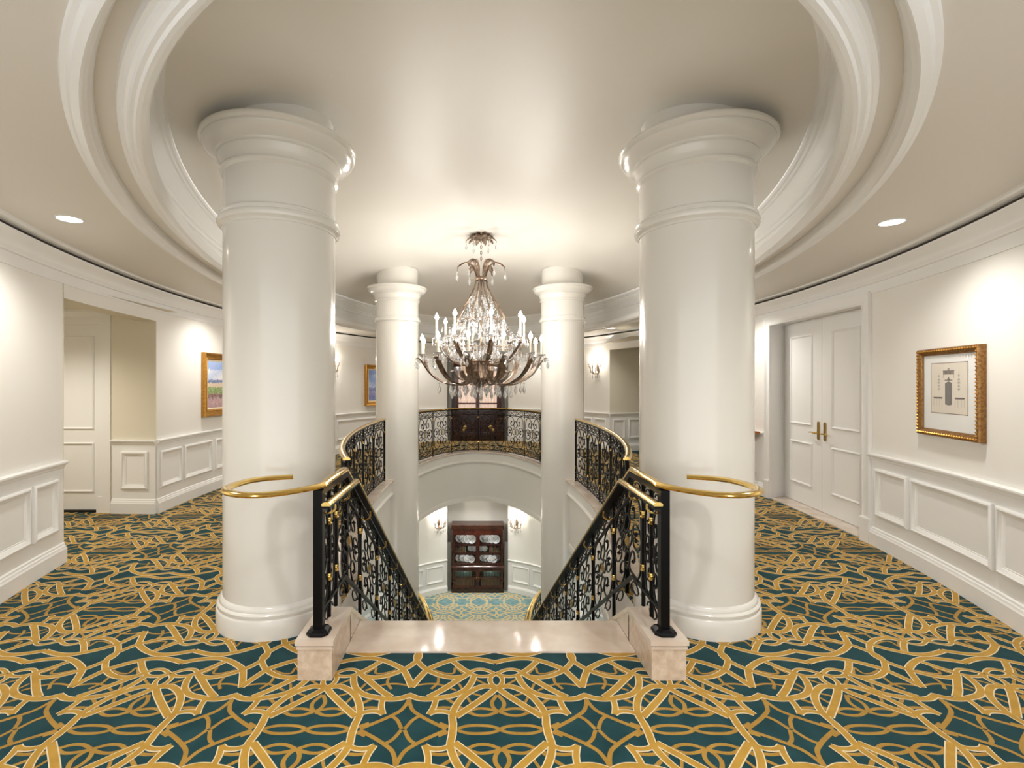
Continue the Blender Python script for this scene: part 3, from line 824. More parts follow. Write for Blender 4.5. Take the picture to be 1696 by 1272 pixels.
def chandelier():
    top = HD((CX/2.84)**2 + ((CYY-YC)/5.36)**2)
    root = empty('chandelier', (CX, CYY, top), 'large bronze-leafed crystal chandelier with lit candles hanging above the stairwell', 'chandelier')
    c = (CX, CYY, 0)
    pol = lambda r, t, z: Vector((CX + r*cos(t), CYY + r*sin(t), z))
    m = M(); m.lathe([(.0, top-.07), (.03, top-.06), (.07, top-.05), (.12, top-.03), (.14, top)], c, 24, False)
    for k in range(10):
        t = 2*pi*k/10; leaf_blade(m, [pol(.03, t, top-.05), pol(.10, t, top-.03), pol(.17, t, top-.035), pol(.215, t, top-.08)], .04)
    m.build('canopy', SILVER, root, 40)
    m = M()
    z = top-.06; k = 0
    while z > 3.31:
        a = k*pi/2; pts = []
        for j in range(13):
            t = 2*pi*j/12; pts.append((CX + .012*cos(t)*cos(a), CYY + .012*cos(t)*sin(a), z-.024+.026*sin(t)))
        m.tube(pts, .004, 5, False); z -= .040; k += 1
    m.build('chain', SILVER, root, 40)
    # crown plume
    m = M()
    for k in range(6):
        t = 2*pi*k/6 + .0
        leaf_blade(m, [pol(.06, t, 3.05), pol(.09, t, 3.18), pol(.15, t, 3.28), pol(.24, t, 3.29), pol(.32, t, 3.24), pol(.335, t, 3.17)], .05, 4)
        m.tube(smoothpts([pol(.055, t, 3.05), pol(.085, t, 3.18), pol(.15, t, 3.275), pol(.24, t, 3.285), pol(.33, t, 3.22)], 3), .010, 6)
    m.lathe([(.07, 3.04), (.085, 3.05), (.09, 3.065), (.085, 3.08), (.07, 3.09)], c, 24, False)
    m.build('crown_plume', SILVER, root, 45)
    # bell shaped cage bars
    m = M()
    for k in range(8):
        t = 2*pi*(k+.5)/8
        m.tube(smoothpts([pol(.075, t, 3.07), pol(.10, t, 2.95), pol(.17, t, 2.80), pol(.27, t, 2.65), pol(.335, t, 2.53), pol(.32, t, 2.45)], 3), .012, 5)
    m.tube([pol(.33, 2*pi*j/32, 2.48) for j in range(33)], .007, 5, False)
    m.tube([pol(0, 0, 3.06), pol(0, 0, 1.62)], .014, 8)
    m.tube([pol(.42, 2*pi*j/36, 2.10) for j in range(37)], .008, 5, False)
    for k in range(8):
        t = 2*pi*k/8; m.tube(smoothpts([pol(.32, t, 2.46), pol(.40, t, 2.30), pol(.42, t, 2.10), pol(.24, t, 1.88), pol(.12, t, 1.86)], 3), .007, 5)
    m.build('cage', SILVER, root, 45)
    m = M()
    m.lathe([(.02, 1.92), (.13, 1.93), (.14, 1.915), (.12, 1.90), (.10, 1.86), (.115, 1.76), (.17, 1.68), (.10, 1.63), (.05, 1.58), (.02, 1.53), (.0, 1.52)], c, 16, False)
    for k in range(14):
        t = 2*pi*k/14; m.tube(smoothpts([pol(.11, t, 1.91), pol(.11, t, 1.80), pol(.16, t, 1.70), pol(.26, t, 1.66)], 3), .013, 5)
    m.build('hub', SILVER, root, 45)
    # arms
    A, B = 12, 8
    crys = M()
    def arm(t, r, zc, zlow, big):
        m = M()
        if big:
            pts = [pol(.12, t, 1.74), pol(.24, t, 1.62), pol(.42, t, 1.585), pol(.60, t, 1.66), pol(.74, t, 1.76), pol(r-.02, t, zlow-.02), pol(r, t, zlow)]
        else:
            pts = [pol(.10, t, 1.88), pol(.22, t, 1.86), pol(.38, t, 1.90), pol(.52, t, 2.02), pol(r, t, zlow-.03), pol(r, t, zlow)]
        q = smoothpts(pts, 4); m.tube(q, [.015 - .005*i/len(q) for i in range(len(q))], 6)
        a = m.build('arm', SILVER, root, 45)
        m = M()
        if big:
            leaf_blade(m, [pol(.36, t, 1.60), pol(.55, t, 1.63), pol(.70, t, 1.73), pol(.80, t, 1.86), pol(.87, t, 1.95), pol(.93, t, 1.94)], .055, 6, .35)
            leaf_blade(m, [pol(.14, t, 1.72), pol(.24, t, 1.66), pol(.34, t, 1.70), pol(.40, t, 1.78), pol(.45, t, 1.77)], .05, 4, .3)
        else:
            leaf_blade(m, [pol(.30, t, 1.88), pol(.46, t, 1.96), pol(.56, t, 2.08), pol(.62, t, 2.16), pol(.67, t, 2.15)], .04, 5, .3)
        m.build('leaf', SILVER, a, 50)
        m = M(); m.lathe([(.012, 0), (.03, .006), (.05, .016), (.062, .03), (.058, .03), (.03, .015), (.012, .012)], tuple(pol(r, t, zlow)), 12, False); m.build('drip_pan', CRYST, a, 30)
        m = M(); m.lathe([(.0135, 0), (.0135, zc-zlow-.035), (.011, zc-zlow-.03)], tuple(pol(r, t, zlow+.005)), 10); cd = m.build('candle', CANDLE, a, 40)
        m = M(); m.lathe([(.008, -.03), (.023, -.010), (.028, .008), (.019, .036), (.005, .062), (.0, .070)], tuple(pol(r, t, zc)), 12, False); m.build('bulb', BULB, cd, 60)
        for j in range(4):
            tt = 2*pi*j/4+.4; p = pol(r, t, zlow+.02) + Vector((.058*cos(tt), .058*sin(tt), 0)); dropobj(a, p, .8)
    for k in range(A): arm(2*pi*(k+.5)/A + .06, .835, 2.20, 1.97, True)
    for k in range(B): arm(2*pi*(k+.25)/B, .62, 2.50, 2.20, False)
    # crystal curtains
    for k in range(24):
        t = 2*pi*k/24
        for (r, z, s) in ((.33, 2.47, 1.1), (.42, 2.09, 1.2)): drop(crys, pol(r, t, z), s)
        if k % 2 == 0:
            for (r, z, s) in ((.24, 1.63, 1.2), (.42, 1.57, 1.1), (.10, 1.60, 1.0)): drop(crys, pol(r, t, z), s)
    for k in range(12):
        t = 2*pi*(k+.5)/12 + .06
        drop(crys, pol(.92, t, 1.93), 1.0); drop(crys, pol(.60, t, 1.62), 1.25); drop(crys, pol(.42, t, 1.56), 1.3)
    for k in range(6):
        t = 2*pi*k/6; drop(crys, pol(.335, t, 3.16), 1.0); drop(crys, pol(.21, t, top-.09), .9)
    drop(crys, pol(0, 0, 1.53), 1.4)
    for k in range(90):
        t = random.random()*2*pi; zz = random.uniform(2.42, 2.86); r = random.uniform(.04, .30*(1-(zz-2.4)/.7)+.04); drop(crys, pol(r, t, zz), random.uniform(.6, 1.0))
    for k in range(190):
        t = random.random()*2*pi; zz = random.uniform(1.98, 2.42); r = random.uniform(.15, .58); drop(crys, pol(r, t, zz), random.uniform(.6, 1.1), 5)
    o = crys.build('crystal_curtain', CRYST, root); o['kind'] = 'stuff'
    # bead strings
    m = M()
    for k in range(16):
        t = 2*pi*k/16; t2 = 2*pi*(k+1)/16
        for (a, b, sg) in ((pol(.10, t, 2.95), pol(.33, t, 2.48), .10), (pol(.33, t, 2.48), pol(.62, t2, 2.22), .08), (pol(.42, t, 2.10), pol(.82, t2, 1.98), .10), (pol(.62, t, 2.20), pol(.62, t2, 2.20), .05)):
            for p in catenary(a, b, sg, 11)[1:-1]: blob(m, p, .010)
    m.build('bead_strings', CRYST, root)['kind'] = 'stuff'
chandelier()

# ------------------------------------------------------------ wall sconces
def sconce(P, u, z, label, group=None):
    c = Vector(P.at(u, 0, z)); nv = Vector(P.at(u, 1, z)) - c; nv.normalize(); e = Vector((-nv.y, nv.x, 0))
    root = empty('wall_sconce', tuple(c), label, 'wall light', group)
    W = lambda a, d, h: c + e*a + nv*d + Vector((0, 0, h))
    m = M(); pts = [(.0, -.16), (.035, -.10), (.045, 0), (.03, .10), (0, .15)]
    rows = [[tuple(W(sx*a, d, h)) for sx, d in ((-1, .001), (-.6, .02), (.6, .02), (1, .001))] for a, h in pts]; m.grid(rows); m.build('back_plate', SILVER, root, 40)
    cr = M()
    for i, (a, dd) in enumerate(((-.155, .09), (-.085, .15), (0, .17), (.085, .15), (.155, .09))):
        m = M(); q = smoothpts([W(0, .02, -.08), W(a*.45, dd*.6, -.14), W(a*.95, dd, -.07), W(a, dd, .04)], 4); m.tube(q, [.012-.005*j/len(q) for j in range(len(q))], 6)
        m.tube(smoothpts([W(a*.9, dd, -.05), W(a*1.2, dd+.01, .02), W(a*1.35, dd+.02, .09), W(a*1.1, dd+.02, .11)], 3), .008, 5)
        ar = m.build('arm', SILVER, root, 45)
        if i in (0, 2, 4):
            m = M(); m.lathe([(.008, 0), (.008, .09)], tuple(W(a, dd, .04)), 8); cd = m.build('candle', CANDLE, ar, 40)
            m = M(); m.lathe([(.004, 0), (.015, .02), (.013, .04), (0, .075)], tuple(W(a, dd, .13)), 10, False); m.build('bulb', BULB, cd, 60)
        for h in (-.13, -.02): dropobj(root, W(a, dd, h), .8)
    for a in (-.09, 0, .09): dropobj(root, W(a, .08, -.15), .9)
    li = bpy.data.lights.new('sconce_light', 'POINT'); li.energy = 11; li.color = (1, .90, .78); li.shadow_soft_size = .03
    lo = bpy.data.objects.new('sconce_light', li); COL.objects.link(lo); lo.location = W(0, .12, .20)
def find_x(P, x, lo=0):
    best = 0; bd = 9
    k = lo
    while k < P.len:
        d = abs(P.at(k)[0]-x)
        if d < bd: bd = d; best = k
        k += .01
    return best
sconce(ER, fy(ER, 11.69), 1.98, 'glowing crystal sconce on the upper wall between the two right columns')
sconce(EL, fy(EL, 10.78), 1.98, 'glowing upper wall sconce almost hidden by the thick left column')
sconce(LL, find_x(LL, -1.09, LL.len*.6), -2.30, 'crystal wall sconce on the lower floor wall left of the plate cabinet')
sconce(LR, find_x(LR, 1.10, LR.len*.6), -2.30, 'crystal wall sconce on the lower floor wall right of the plate cabinet')

# ------------------------------------------------------------ downlights
def downlight(x, y, z, label):
    root = empty('ceiling_downlight', (x, y, z), label, 'ceiling light', 'round recessed downlights in the ceiling ring')
    m = M(); m.lathe([(.085, 0), (.083, -.006), (.074, -.006), (.072, -.001)], (x, y, z), 32, False); m.build('trim_ring', TRIM, root, 30)
    m = M(); m.lathe([(.073, -.002), (.0, -.002)], (x, y, z), 32, False); m.build('lens', LAMP, root)
for x, y, l in ((-3.0, 3.46, 'round recessed downlight in the ceiling ring at upper left'), (2.96, 3.53, 'round recessed downlight in the ceiling ring at upper right'), (2.82, 10.26, 'small far downlight in the ceiling ring above the right alcove')):
    downlight(x, y, H0, l)

# ------------------------------------------------------------ pictures
def picture(name, c, n, w, h, label, kind):
    """c centre on the wall, n wall normal (2D), size w x h"""
    c = Vector((c[0], c[1], c[2])); nv = Vector((n[0], n[1], 0)).normalized(); e = Vector((-nv.y, nv.x, 0))
    root = empty('framed_picture', tuple(c), label, 'picture')
    W = lambda a, b, d: tuple(c + e*a + nv*d + Vector((0, 0, b)))
    if kind == 'print': prof = [(0, .002), (0, .035), (.006, .045), (.016, .048), (.03, .044), (.042, .034), (.05, .030), (.056, .022)]
    else: prof = [(0, .002), (0, .055), (.008, .068), (.02, .066), (.035, .05), (.075, .038), (.085, .042), (.095, .036), (.10, .024)]
    rows = []
    for sx, sy in ((-1, -1), (1, -1), (1, 1), (-1, 1), (-1, -1)):
        rows.append([W(sx*(w/2-q), sy*(h/2-q), d) for q, d in prof])
    m = M(); m.grid(rows)
    fr = m.build('frame', GILTR if kind == 'print' else GILT, root)
    fw = prof[-1][0]; iw, ih = w/2-fw, h/2-fw
    if kind == 'print':
        m = M()
        for L_, vert in ((h, 1), (w, 0)):
            k = int(L_/.028)
            for i in range(k):
                t = -L_/2 + .02 + (L_-.04)*i/(k-1)
                for sg in (-1, 1):
                    p = W(sg*(w/2-.022), t, .05) if vert else W(t, sg*(h/2-.022), .05)
                    blob(m, p, .010)
        m.build('beading', GILT, fr, 60)
        m = M(); m.quad(W(-w/2-.001, -h/2, .0), W(-w/2-.001, -h/2, .035), W(-w/2-.001, h/2, .035), W(-w/2-.001, h/2, 0)); m.build('gold_edge', BRASSD, fr)
        m = M(); m.quad(W(-iw, -ih, .018), W(iw, -ih, .018), W(iw, ih, .018), W(-iw, ih, .018)); m.build('mount', MATB, root)
        # engraving of a bed-curtain alcove between two tables
        ox, oy = 0.0, .035; sw, sh = .415, .395
        m = M()
        def R(a0, b0, a1, b1, col, d=.0205):
            m.add([W(ox+a0, oy+b0, d), W(ox+a1, oy+b0, d), W(ox+a1, oy+b1, d), W(ox+a0, oy+b1, d)], [(0, 1, 2, 3)]); m.col.append(col)
        ink = (.10, .08, .07); pap = (.72, .66, .57)
        R(-sw/2-.006, -sh/2-.006, sw/2+.006, sh/2+.006, (.25, .17, .13), .0190); R(-sw/2, -sh/2, sw/2, sh/2, pap, .0197)
        for i in range(11):
            x = -.040+.0074*i; g = .16 + .10*(i % 2)
            R(x, -.135+.006*abs(i-5)/5, x+.0068, .055-.003*abs(i-5), (g, g*.92, g*.86))
        R(-.045, .06, .045, .066, ink, .0208); R(-.015, .066, .015, .078, (.25, .21, .18)); R(-.005, .078, .005, .09, ink)
        R(-.062, .108, .062, .135, (.30, .26, .23)); R(-.066, .135, .066, .140, ink, .0208); R(-.012, .140, .012, .158, (.4, .35, .3))
        for i in range(8): R(-.058+.0155*i, .110, -.050+.0155*i, .130, (.16, .13, .11), .0209)
        for x in (-.064, .058): R(x, .08, x+.004, .135, (.4, .36, .32))
        for sg in (-1, 1):
            R(sg*.125-.055, -.080, sg*.125+.055, -.072, ink); R(sg*.125-.05, -.086, sg*.125+.05, -.080, (.35, .3, .26))
            for lx in (-.052, -.02, .016, .048): R(sg*.125+lx, -.145, sg*.125+lx+.003, -.086, (.42, .38, .33))
        for i, yv in enumerate((.10, .07, .045, .02, -.005)):
            for sg in (-1, 1): R(sg*.115-.010-.003*(i % 3), yv-.008, sg*.115+.010+.003*(i % 3), yv+.004, (.45, .41, .36))
            R(.113-.001, yv-.02, .1165, yv+.02, (.5, .46, .4), .0204); R(-.1165, yv-.02, -.113, yv+.02, (.5, .46, .4), .0204)
        m.build('engraving', VCOL, root)
        m = M(); m.quad(W(-iw, -ih, .0225), W(iw, -ih, .0225), W(iw, ih, .0225), W(-iw, ih, .0225)); m.build('glazing', GLASS, root)
    else:
        ln = .025
        m = M()
        rows = []
        for sx, sy in ((-1, -1), (1, -1), (1, 1), (-1, 1), (-1, -1)): rows.append([W(sx*(iw-q), sy*(ih-q), d) for q, d in ((0, .024), (ln*.3, .026), (ln, .02))])
        m.grid(rows); m.build('liner', CREAM, root)
        iw -= ln; ih -= ln
        nx, ny = 44, 40; m = M(); rnd = random.Random(3)
        vs = [[W(-iw+2*iw*i/nx, -ih+2*ih*j/ny, .019) for i in range(nx+1)] for j in range(ny+1)]
        m.grid(vs)
        def mixc(a, b, t): return tuple(a[k]*(1-t)+b[k]*t for k in range(3))
        for j in range(ny):
            for i in range(nx):
                u = (i+.5)/nx if False else 1-(i+.5)/nx; v = (j+.5)/ny; g = rnd.random
                u2 = u + (g()-.5)*.05; v2 = v + (g()-.5)*.04
                if kind == 'park':
                    if v2 > .60:
                        t = .5+.5*sin(u2*9+v2*14); c_ = mixc((.50, .58, .78), (.84, .82, .84), min(1, t*.7+.35*g()))
                        if u2 > .42 and v2 > .82: c_ = mixc(c_, (.20, .36, .74), .7)
                        if abs(u2-.30) < .05 and v2 < .66+.02: c_ = (.55, .36, .33)
                    elif v2 > .53: c_ = (.20, .24, .42) if (u2 < .24 or u2 > .40) else (.62, .50, .42)
                    elif v2 > .44: c_ = mixc((.78, .62, .38), (.66, .52, .46), g())
                    elif v2 > .30: c_ = mixc((.16, .26, .09), (.45, .52, .25), g()) if u2 > .1 else (.03, .09, .06)
                    elif v2 > .22: c_ = mixc((.30, .16, .52), (.50, .36, .66), g()) if u2 < .34 else mixc((.20, .05, .12), (.45, .35, .25), g())
                    else: c_ = mixc((.62, .42, .42), (.42, .26, .30), g()) if (u2 > .34 and v2 < .2) else mixc((.10, .08, .09), (.42, .36, .34), g())
                else:
                    if v2 > .42:
                        t = .5+.5*sin(u2*7-v2*11); c_ = mixc((.22, .36, .72), (.80, .84, .92), t*.8*g()+.1)
                        if v2 > .85: c_ = mixc(c_, (.12, .25, .62), .6)
                    elif v2 > .30: c_ = mixc((.16, .20, .46), (.30, .34, .60), g())
                    elif v2 > .2: c_ = mixc((.20, .22, .50), (.78, .78, .84), g()*g())
                    else: c_ = mixc((.16, .20, .50), (.34, .36, .62), g())
                m.col.append(c_)
        m.build('canvas', VCOL, root)
    return root
def on_wall(P, y0, y1, za, zb, kind, label, dd=.0):
    a = Vector(P.at(fy(P, y0), dd)); b = Vector(P.at(fy(P, y1), dd)); c = (a+b)/2; d = (b-a); w = d.length
    n = Vector((-d.y, d.x, 0)); 
    if n.dot(Vector((0, YC, 0))-c) < 0: n = -n
    n.normalize(); bow = (Vector(P.at((fy(P, y0)+fy(P, y1))/2, 0)) - c).dot(n)
    picture('p', (c.x+n.x*.0, c.y+n.y*.0, (za+zb)/2), (n.x, n.y), w, zb-za, label, kind)
on_wall(ER, 3.43, 4.131, 1.175, 1.887, 'print', 'engraving with wide white mount in ornate dark gold frame, right wall')
on_wall(EL, 6.98, 8.05, 1.12, 2.06, 'park', 'gold framed park painting with purple umbrellas on the left wall')
on_wall(EL, 11.86, 12.75, 1.06, 2.075, 'sea', 'gold framed blue sky painting behind the far left column')

# ------------------------------------------------------------ cabinets
def rect_frame(m, x0, x1, z0, z1, y, w, t, ):
    m.box((x0, y, z0), (x0+w, y+t, z1)); m.box((x1-w, y, z0), (x1, y+t, z1)); m.box((x0+w, y, z0), (x1-w, y+t, z0+w)); m.box((x0+w, y, z1-w), (x1-w, y+t, z1))
def lower_cabinet():
    Y = 13.56; root = empty('display_cabinet', (0, Y+.2, LOW), 'mahogany cabinet full of white plates standing in the lower floor niche', 'cabinet')
    Z = lambda z: z
    m = M(); m.box((-.70, Y+.02, -4.20), (-.66, Y+.42, -2.45)); m.box((.66, Y+.02, -4.20), (.70, Y+.42, -2.45)); m.box((-.66, Y+.40, -4.20), (.66, Y+.42, -2.45))
    m.box((-.66, Y+.02, -4.20), (.66, Y+.42, -4.13)); m.box((-.66, Y+.02, -2.60), (.66, Y+.42, -2.45)); m.box((-.66, Y+.04, -3.62), (.66, Y+.42, -3.50))
    m.build('carcass', MAHI, root); m = M(); m.box((-.705, Y+.018, -4.20), (-.70, Y+.42, -2.45)); m.box((.70, Y+.018, -4.20), (.705, Y+.42, -2.45)); m.box((-.70, Y+.018, -2.60), (.70, Y+.02, -2.45))
    m.build('outer_veneer', MAHOG, root)
    m = M(); P = Path(flat((-.74, Y+.02), (.74, Y+.02), 2), center=(0, 5)); mould(m, P, 0, P.len, [(0, -2.50), (.02, -2.50), (.03, -2.47), (.05, -2.42), (.06, -2.40), (.06, -2.37), (-.40, -2.37), (-.40, -2.50)]); m.build('cornice', MAHOG, root, 30)
    m = M(); mould(m, Path(flat((-.73, Y+.02), (.73, Y+.02), 2), center=(0, 5)), 0, 1.46, [(0, -3.60), (.03, -3.60), (.045, -3.57), (.045, -3.55), (.02, -3.53), (0, -3.50)]); m.build('waist_moulding', MAHOG, root, 30)
    m = M(); m.box((-.735, Y-.015, LOW), (.735, Y+.42, LOW+.09)); m.box((-.72, Y-.005, LOW+.09), (.72, Y+.42, LOW+.12)); m.build('plinth', MAHOGD, root)
    for z in (-2.955, -3.0+.0-.22): pass
    for z in (-2.97, -3.22):
        m = M(); m.box((-.66, Y+.06, z-.012), (.66, Y+.40, z+.012)); m.build('shelf', MAHI, root)
    for sx in (-1, 1):
        x0, x1 = sorted((sx*.003, sx*.70))
        m = M(); rect_frame(m, x0, x1, -3.49, -2.60, Y, .05, .02); d = m.build('door', MAHOG, root)
        gx0, gx1 = x0+.05, x1-.05
        m = M(); m.quad((gx0, Y+.012, -3.44), (gx1, Y+.012, -3.44), (gx1, Y+.012, -2.65), (gx0, Y+.012, -2.65)); m.build('glass_pane', GLASS, d)
        m = M()
        for za, zb in ((-2.95, -2.65), (-3.44, -3.24)):
            m.tube([(gx0, Y+.008, za), ((gx0+gx1)/2, Y+.008, zb), (gx1, Y+.008, za)], .004, 4); m.tube([(gx0, Y+.008, zb), ((gx0+gx1)/2, Y+.008, za), (gx1, Y+.008, zb)], .004, 4)
        m.build('lattice', MAHOGD, d)
        m = M(); rect_frame(m, x0, x1, -4.14, -3.62, Y, .045, .02); d = m.build('door', MAHOG, root)
        m = M(); m.quad((gx0, Y+.012, -4.09), (gx1, Y+.012, -4.09), (gx1, Y+.012, -3.67), (gx0, Y+.012, -3.67)); m.build('glass_pane', GLASS, d)
        m = M()
        for k in range(9): m.tube([(gx0+(gx1-gx0)*(k+.5)/9, Y+.008, -4.09), (gx0+(gx1-gx0)*(k+.5)/9, Y+.008, -3.67)], .002, 4)
        m.build('lattice', MAHOGD, d)
        m = M(); m.lathe([(.0, -.015), (.009, -.008), (.009, .008), (0, .015)], (sx*.03, Y-.006, -3.85), 10, False); m.build('knob', BRASS, d, 40)
    m = M(); m.box((-.66, Y+.06, -3.90), (.66, Y+.40, -3.875)); m.build('shelf', MAHOG, root)
    for x in (-.35, .35):
        for z, e in ((-2.625, 1.6), (-3.0, .5), (-3.25, 1.2), (-3.64, 1.2)): light('POINT', (x, Y+.07, z), e, (1, .96, .9), .02)  # added lights inside the cabinet to brighten the plates, no fixtures
    # plates
    def plate(x, z, r, row):
        o = M(); y = Y+.30
        pr = [(0, .0), (.54*r, .001), (.63*r, .010), (.90*r, .016), (.985*r, .018), (r, .014), (.6*r, -.006), (0, -.008)]
        rows = [[(x + q*cos(2*pi*j/24), y - h - .0 + .18*(q*sin(2*pi*j/24)+r)*.5, z + r + q*sin(2*pi*j/24)) for j in range(24)] for q, h in pr]
        o.grid(rows, True); o.mi = [1 if 24 <= i < 72 else 0 for i in range(len(o.f))]; o.mi = [1 if (24 <= i < 48 or 72 <= i < 96) else 0 for i in range(len(o.f))]
        ob = o.build('plate', [PORC, PBAND], None, 40, origin=(x, y, z)); return ob
    xs = [-.60, -.48, -.335, -.19, -.055-.02, .10, .21, .35, .47, .60]
    rows_ = []
    for k, x in enumerate((-.515, -.40, -.285, -.17, .18, .29, .405, .515)):
        o = plate(x, -2.956, .126, 0); o.location.y -= .035*(k % 4); rows_.append((o, 'white dinner plate standing on edge on the top shelf of the lower cabinet', 'dinner plates on the top cabinet shelf'))
    for k, x in enumerate((-.20, -.10, .10, .20)):
        o = plate(x, -3.206, .088, 1); o.location.y -= .02*(k % 2); rows_.append((o, 'small white plate in the middle shelf group of the lower cabinet', 'small plates on the middle cabinet shelf'))
    for k, x in enumerate((-.54, -.425, -.305, -.18, .16, .26, .36, .46, .545)):
        o = plate(x, -3.498, .103, 2); o.location.y -= .035*(k % 4); rows_.append((o, 'white plate standing on edge on the lowest glazed shelf of the lower cabinet', 'plates on the lowest glazed shelf'))
    for o, l, g in rows_: tag(o, l, 'plate', g)
    cols = [((.20, .07, .04), 'book_red'), ((.23, .13, .06), 'book_brown'), ((.07, .12, .10), 'book_green'), ((.30, .22, .12), 'book_tan')]
    bm = [mat(n_, c_, .6) for c_, n_ in cols]
    def book(x, z, w, h, mt, y):
        m = M(); m.box((x, y, z), (x+w, y+.12, z+h)); sp = m.build('book', mt, None, origin=(x, y, z))
        return sp
    for sx in (-1, 1):
        for k in range(9):
            x = sx*(.33+.034*k) - (.03 if sx < 0 else 0); o = book(x, -3.208, .028, .13+.02*((k*7) % 3), bm[(k*3+sx) % 4], Y+.20)
            tag(o, 'old leather book beside the small plates, %s half of lower cabinet' % ('left' if sx < 0 else 'right'), 'book', 'books on the middle shelf, %s half' % ('left' if sx < 0 else 'right'))
        for k in range(11):
            x = sx*(.10+.05*k) - (.04 if sx < 0 else 0); o = book(x, -4.13, .042, .19+.02*((k*5) % 3), bm[(k*2+sx) % 2], Y+.14)
            tag(o, 'reddish book on the bottom shelf, %s half of lower cabinet' % ('left' if sx < 0 else 'right'), 'book', 'books on the bottom shelf, %s half' % ('left' if sx < 0 else 'right'))
        for k in range(6):
            x = sx*(.17+.08*k) - (.07 if sx < 0 else 0); o = book(x, -3.87, .07, .15+.02*(k % 2), bm[2], Y+.14)
            tag(o, 'dark green book behind the bottom door, %s half of lower cabinet' % ('left' if sx < 0 else 'right'), 'book', 'green books behind the bottom doors, %s half' % ('left' if sx < 0 else 'right'))
lower_cabinet()
def upper_cabinet():
    Y = 13.56; root = empty('china_cabinet', (0, Y+.2, 0), 'dark carved mahogany cabinet in the upper niche behind the far railing', 'cabinet')
    m = M(); m.box((-.72, Y, .08), (.72, Y+.42, .86)); m.build('base_carcass', MAHOGD, root)
    m = M(); m.box((-.75, Y-.02, 0), (.75, Y+.42, .08)); m.build('plinth', MAHOGD, root)
    m = M(); m.box((-.76, Y-.03, .83), (.76, Y+.42, .87)); m.build('waist_top', MAHOGD, root)
    m = M(); m.box((-.66, Y+.03, .87), (-.54, Y+.42, 2.1)); m.box((.54, Y+.03, .87), (.66, Y+.42, 2.1)); m.box((-.54, Y+.36, .87), (.54, Y+.42, 2.1)); m.box((-.54, Y+.03, 1.98), (.54, Y+.42, 2.1)); m.build('upper_carcass', MAHOG, root)
    m = M(); P = Path(flat((-.68, Y+.03), (.68, Y+.03), 2), center=(0, 5)); mould(m, P, 0, P.len, [(0, 2.08), (.02, 2.08), (.05, 2.14), (.06, 2.18), (-.38, 2.18), (-.38, 2.08)]); m.build('cornice', MAHOG, root, 30)
    for k, x in enumerate((-.36, .36)):
        m = M(); x0, x1 = x-.35, x+.35; m.box((x0, Y-.015, .12), (x1, Y, .66)); d = m.build('door', MAHOGD, root)
        m = M(); rect_frame(m, x0+.03, x1-.03, .15, .63, Y-.03, .012, .016)
        for t in range(3): m.tube([(x + (.12+.06*t)*cos(a*pi/12), Y-.018, .385 + (.08+.045*t)*sin(a*pi/12)) for a in range(25)], .006, 4)
        for sx in (-1, 1):
            for sz in (-1, 1): m.tube(smoothpts([(x+sx*.16, Y-.018, .385+sz*.05), (x+sx*.23, Y-.018, .385+sz*.13), (x+sx*.29, Y-.018, .385+sz*.17), (x+sx*.28, Y-.018, .385+sz*.10)], 4), .008, 4)
        m.build('carving', MAHOG, d)
        m = M(); rows = [[(x + .0 + r*cos(2*pi*j/20), Y-yy, .385+r*sin(2*pi*j/20)) for j in range(20)] for r, yy in ((.055, .015), (.055, .03), (.045, .034), (.03, .032), (.012, .042), (.0005, .045))]; m.grid(rows, True); m.build('brass_plaque', BRASSD, d, 40)
        m = M(); m.box((x0, Y-.012, .69), (x1, Y, .81)); d = m.build('drawer', MAHOGD, root)
        m = M(); rect_frame(m, x0+.02, x1-.02, .705, .80, Y-.02, .008, .01); m.build('drawer_moulding', MAHOG, d)
        m = M()
        m.lathe([(0, -.02), (.018, -.01), (.018, .01), (0, .02)], (x+(-.29 if x < 0 else .29), Y-.022, .62), 10, False); m.build('knob', BRASS, d, 40)
    m = M(); m.lathe([(0, -.02), (.018, -.01), (.018, .01), (0, .02)], (0, Y-.022, .655), 10, False); m.build('knob', BRASS, root, 40)
    for sx in (-1, 1):
        x0, x1 = sorted((sx*.002, sx*.60))
        m = M(); rect_frame(m, x0, x1, .88, 2.02, Y+.01, .05, .02); d = m.build('door', MAHOG, root)
        m = M(); m.box((x0+.05, Y+.012, 1.03), (x1-.05, Y+.028, 1.07)); 
        a = [(x0+.05+(x1-x0-.1)*t/12, Y+.02, 1.40 + .45*sin(pi*t/12)) for t in range(13)]; m.tube(a, .008, 4)
        for t in range(1, 6): m.tube([(x0+.05+(x1-x0-.1)*t/6, Y+.022, 1.07), (x0+.05+(x1-x0-.1)*t/6, Y+.022, 1.40+.45*sin(pi*t/6))], .004, 4)
        m.build('glazing_bars', MAHOG, d)
        m = M(); n = 60; rows = []
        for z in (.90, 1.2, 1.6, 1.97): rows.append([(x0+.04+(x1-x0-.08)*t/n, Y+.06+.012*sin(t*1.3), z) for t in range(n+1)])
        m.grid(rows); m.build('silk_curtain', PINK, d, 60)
        m = M(); m.quad((x0+.05, Y+.030, .93), (x1-.05, Y+.030, .93), (x1-.05, Y+.030, 1.97), (x0+.05, Y+.030, 1.97)); m.build('glass_pane', GLASS, d)
upper_cabinet()

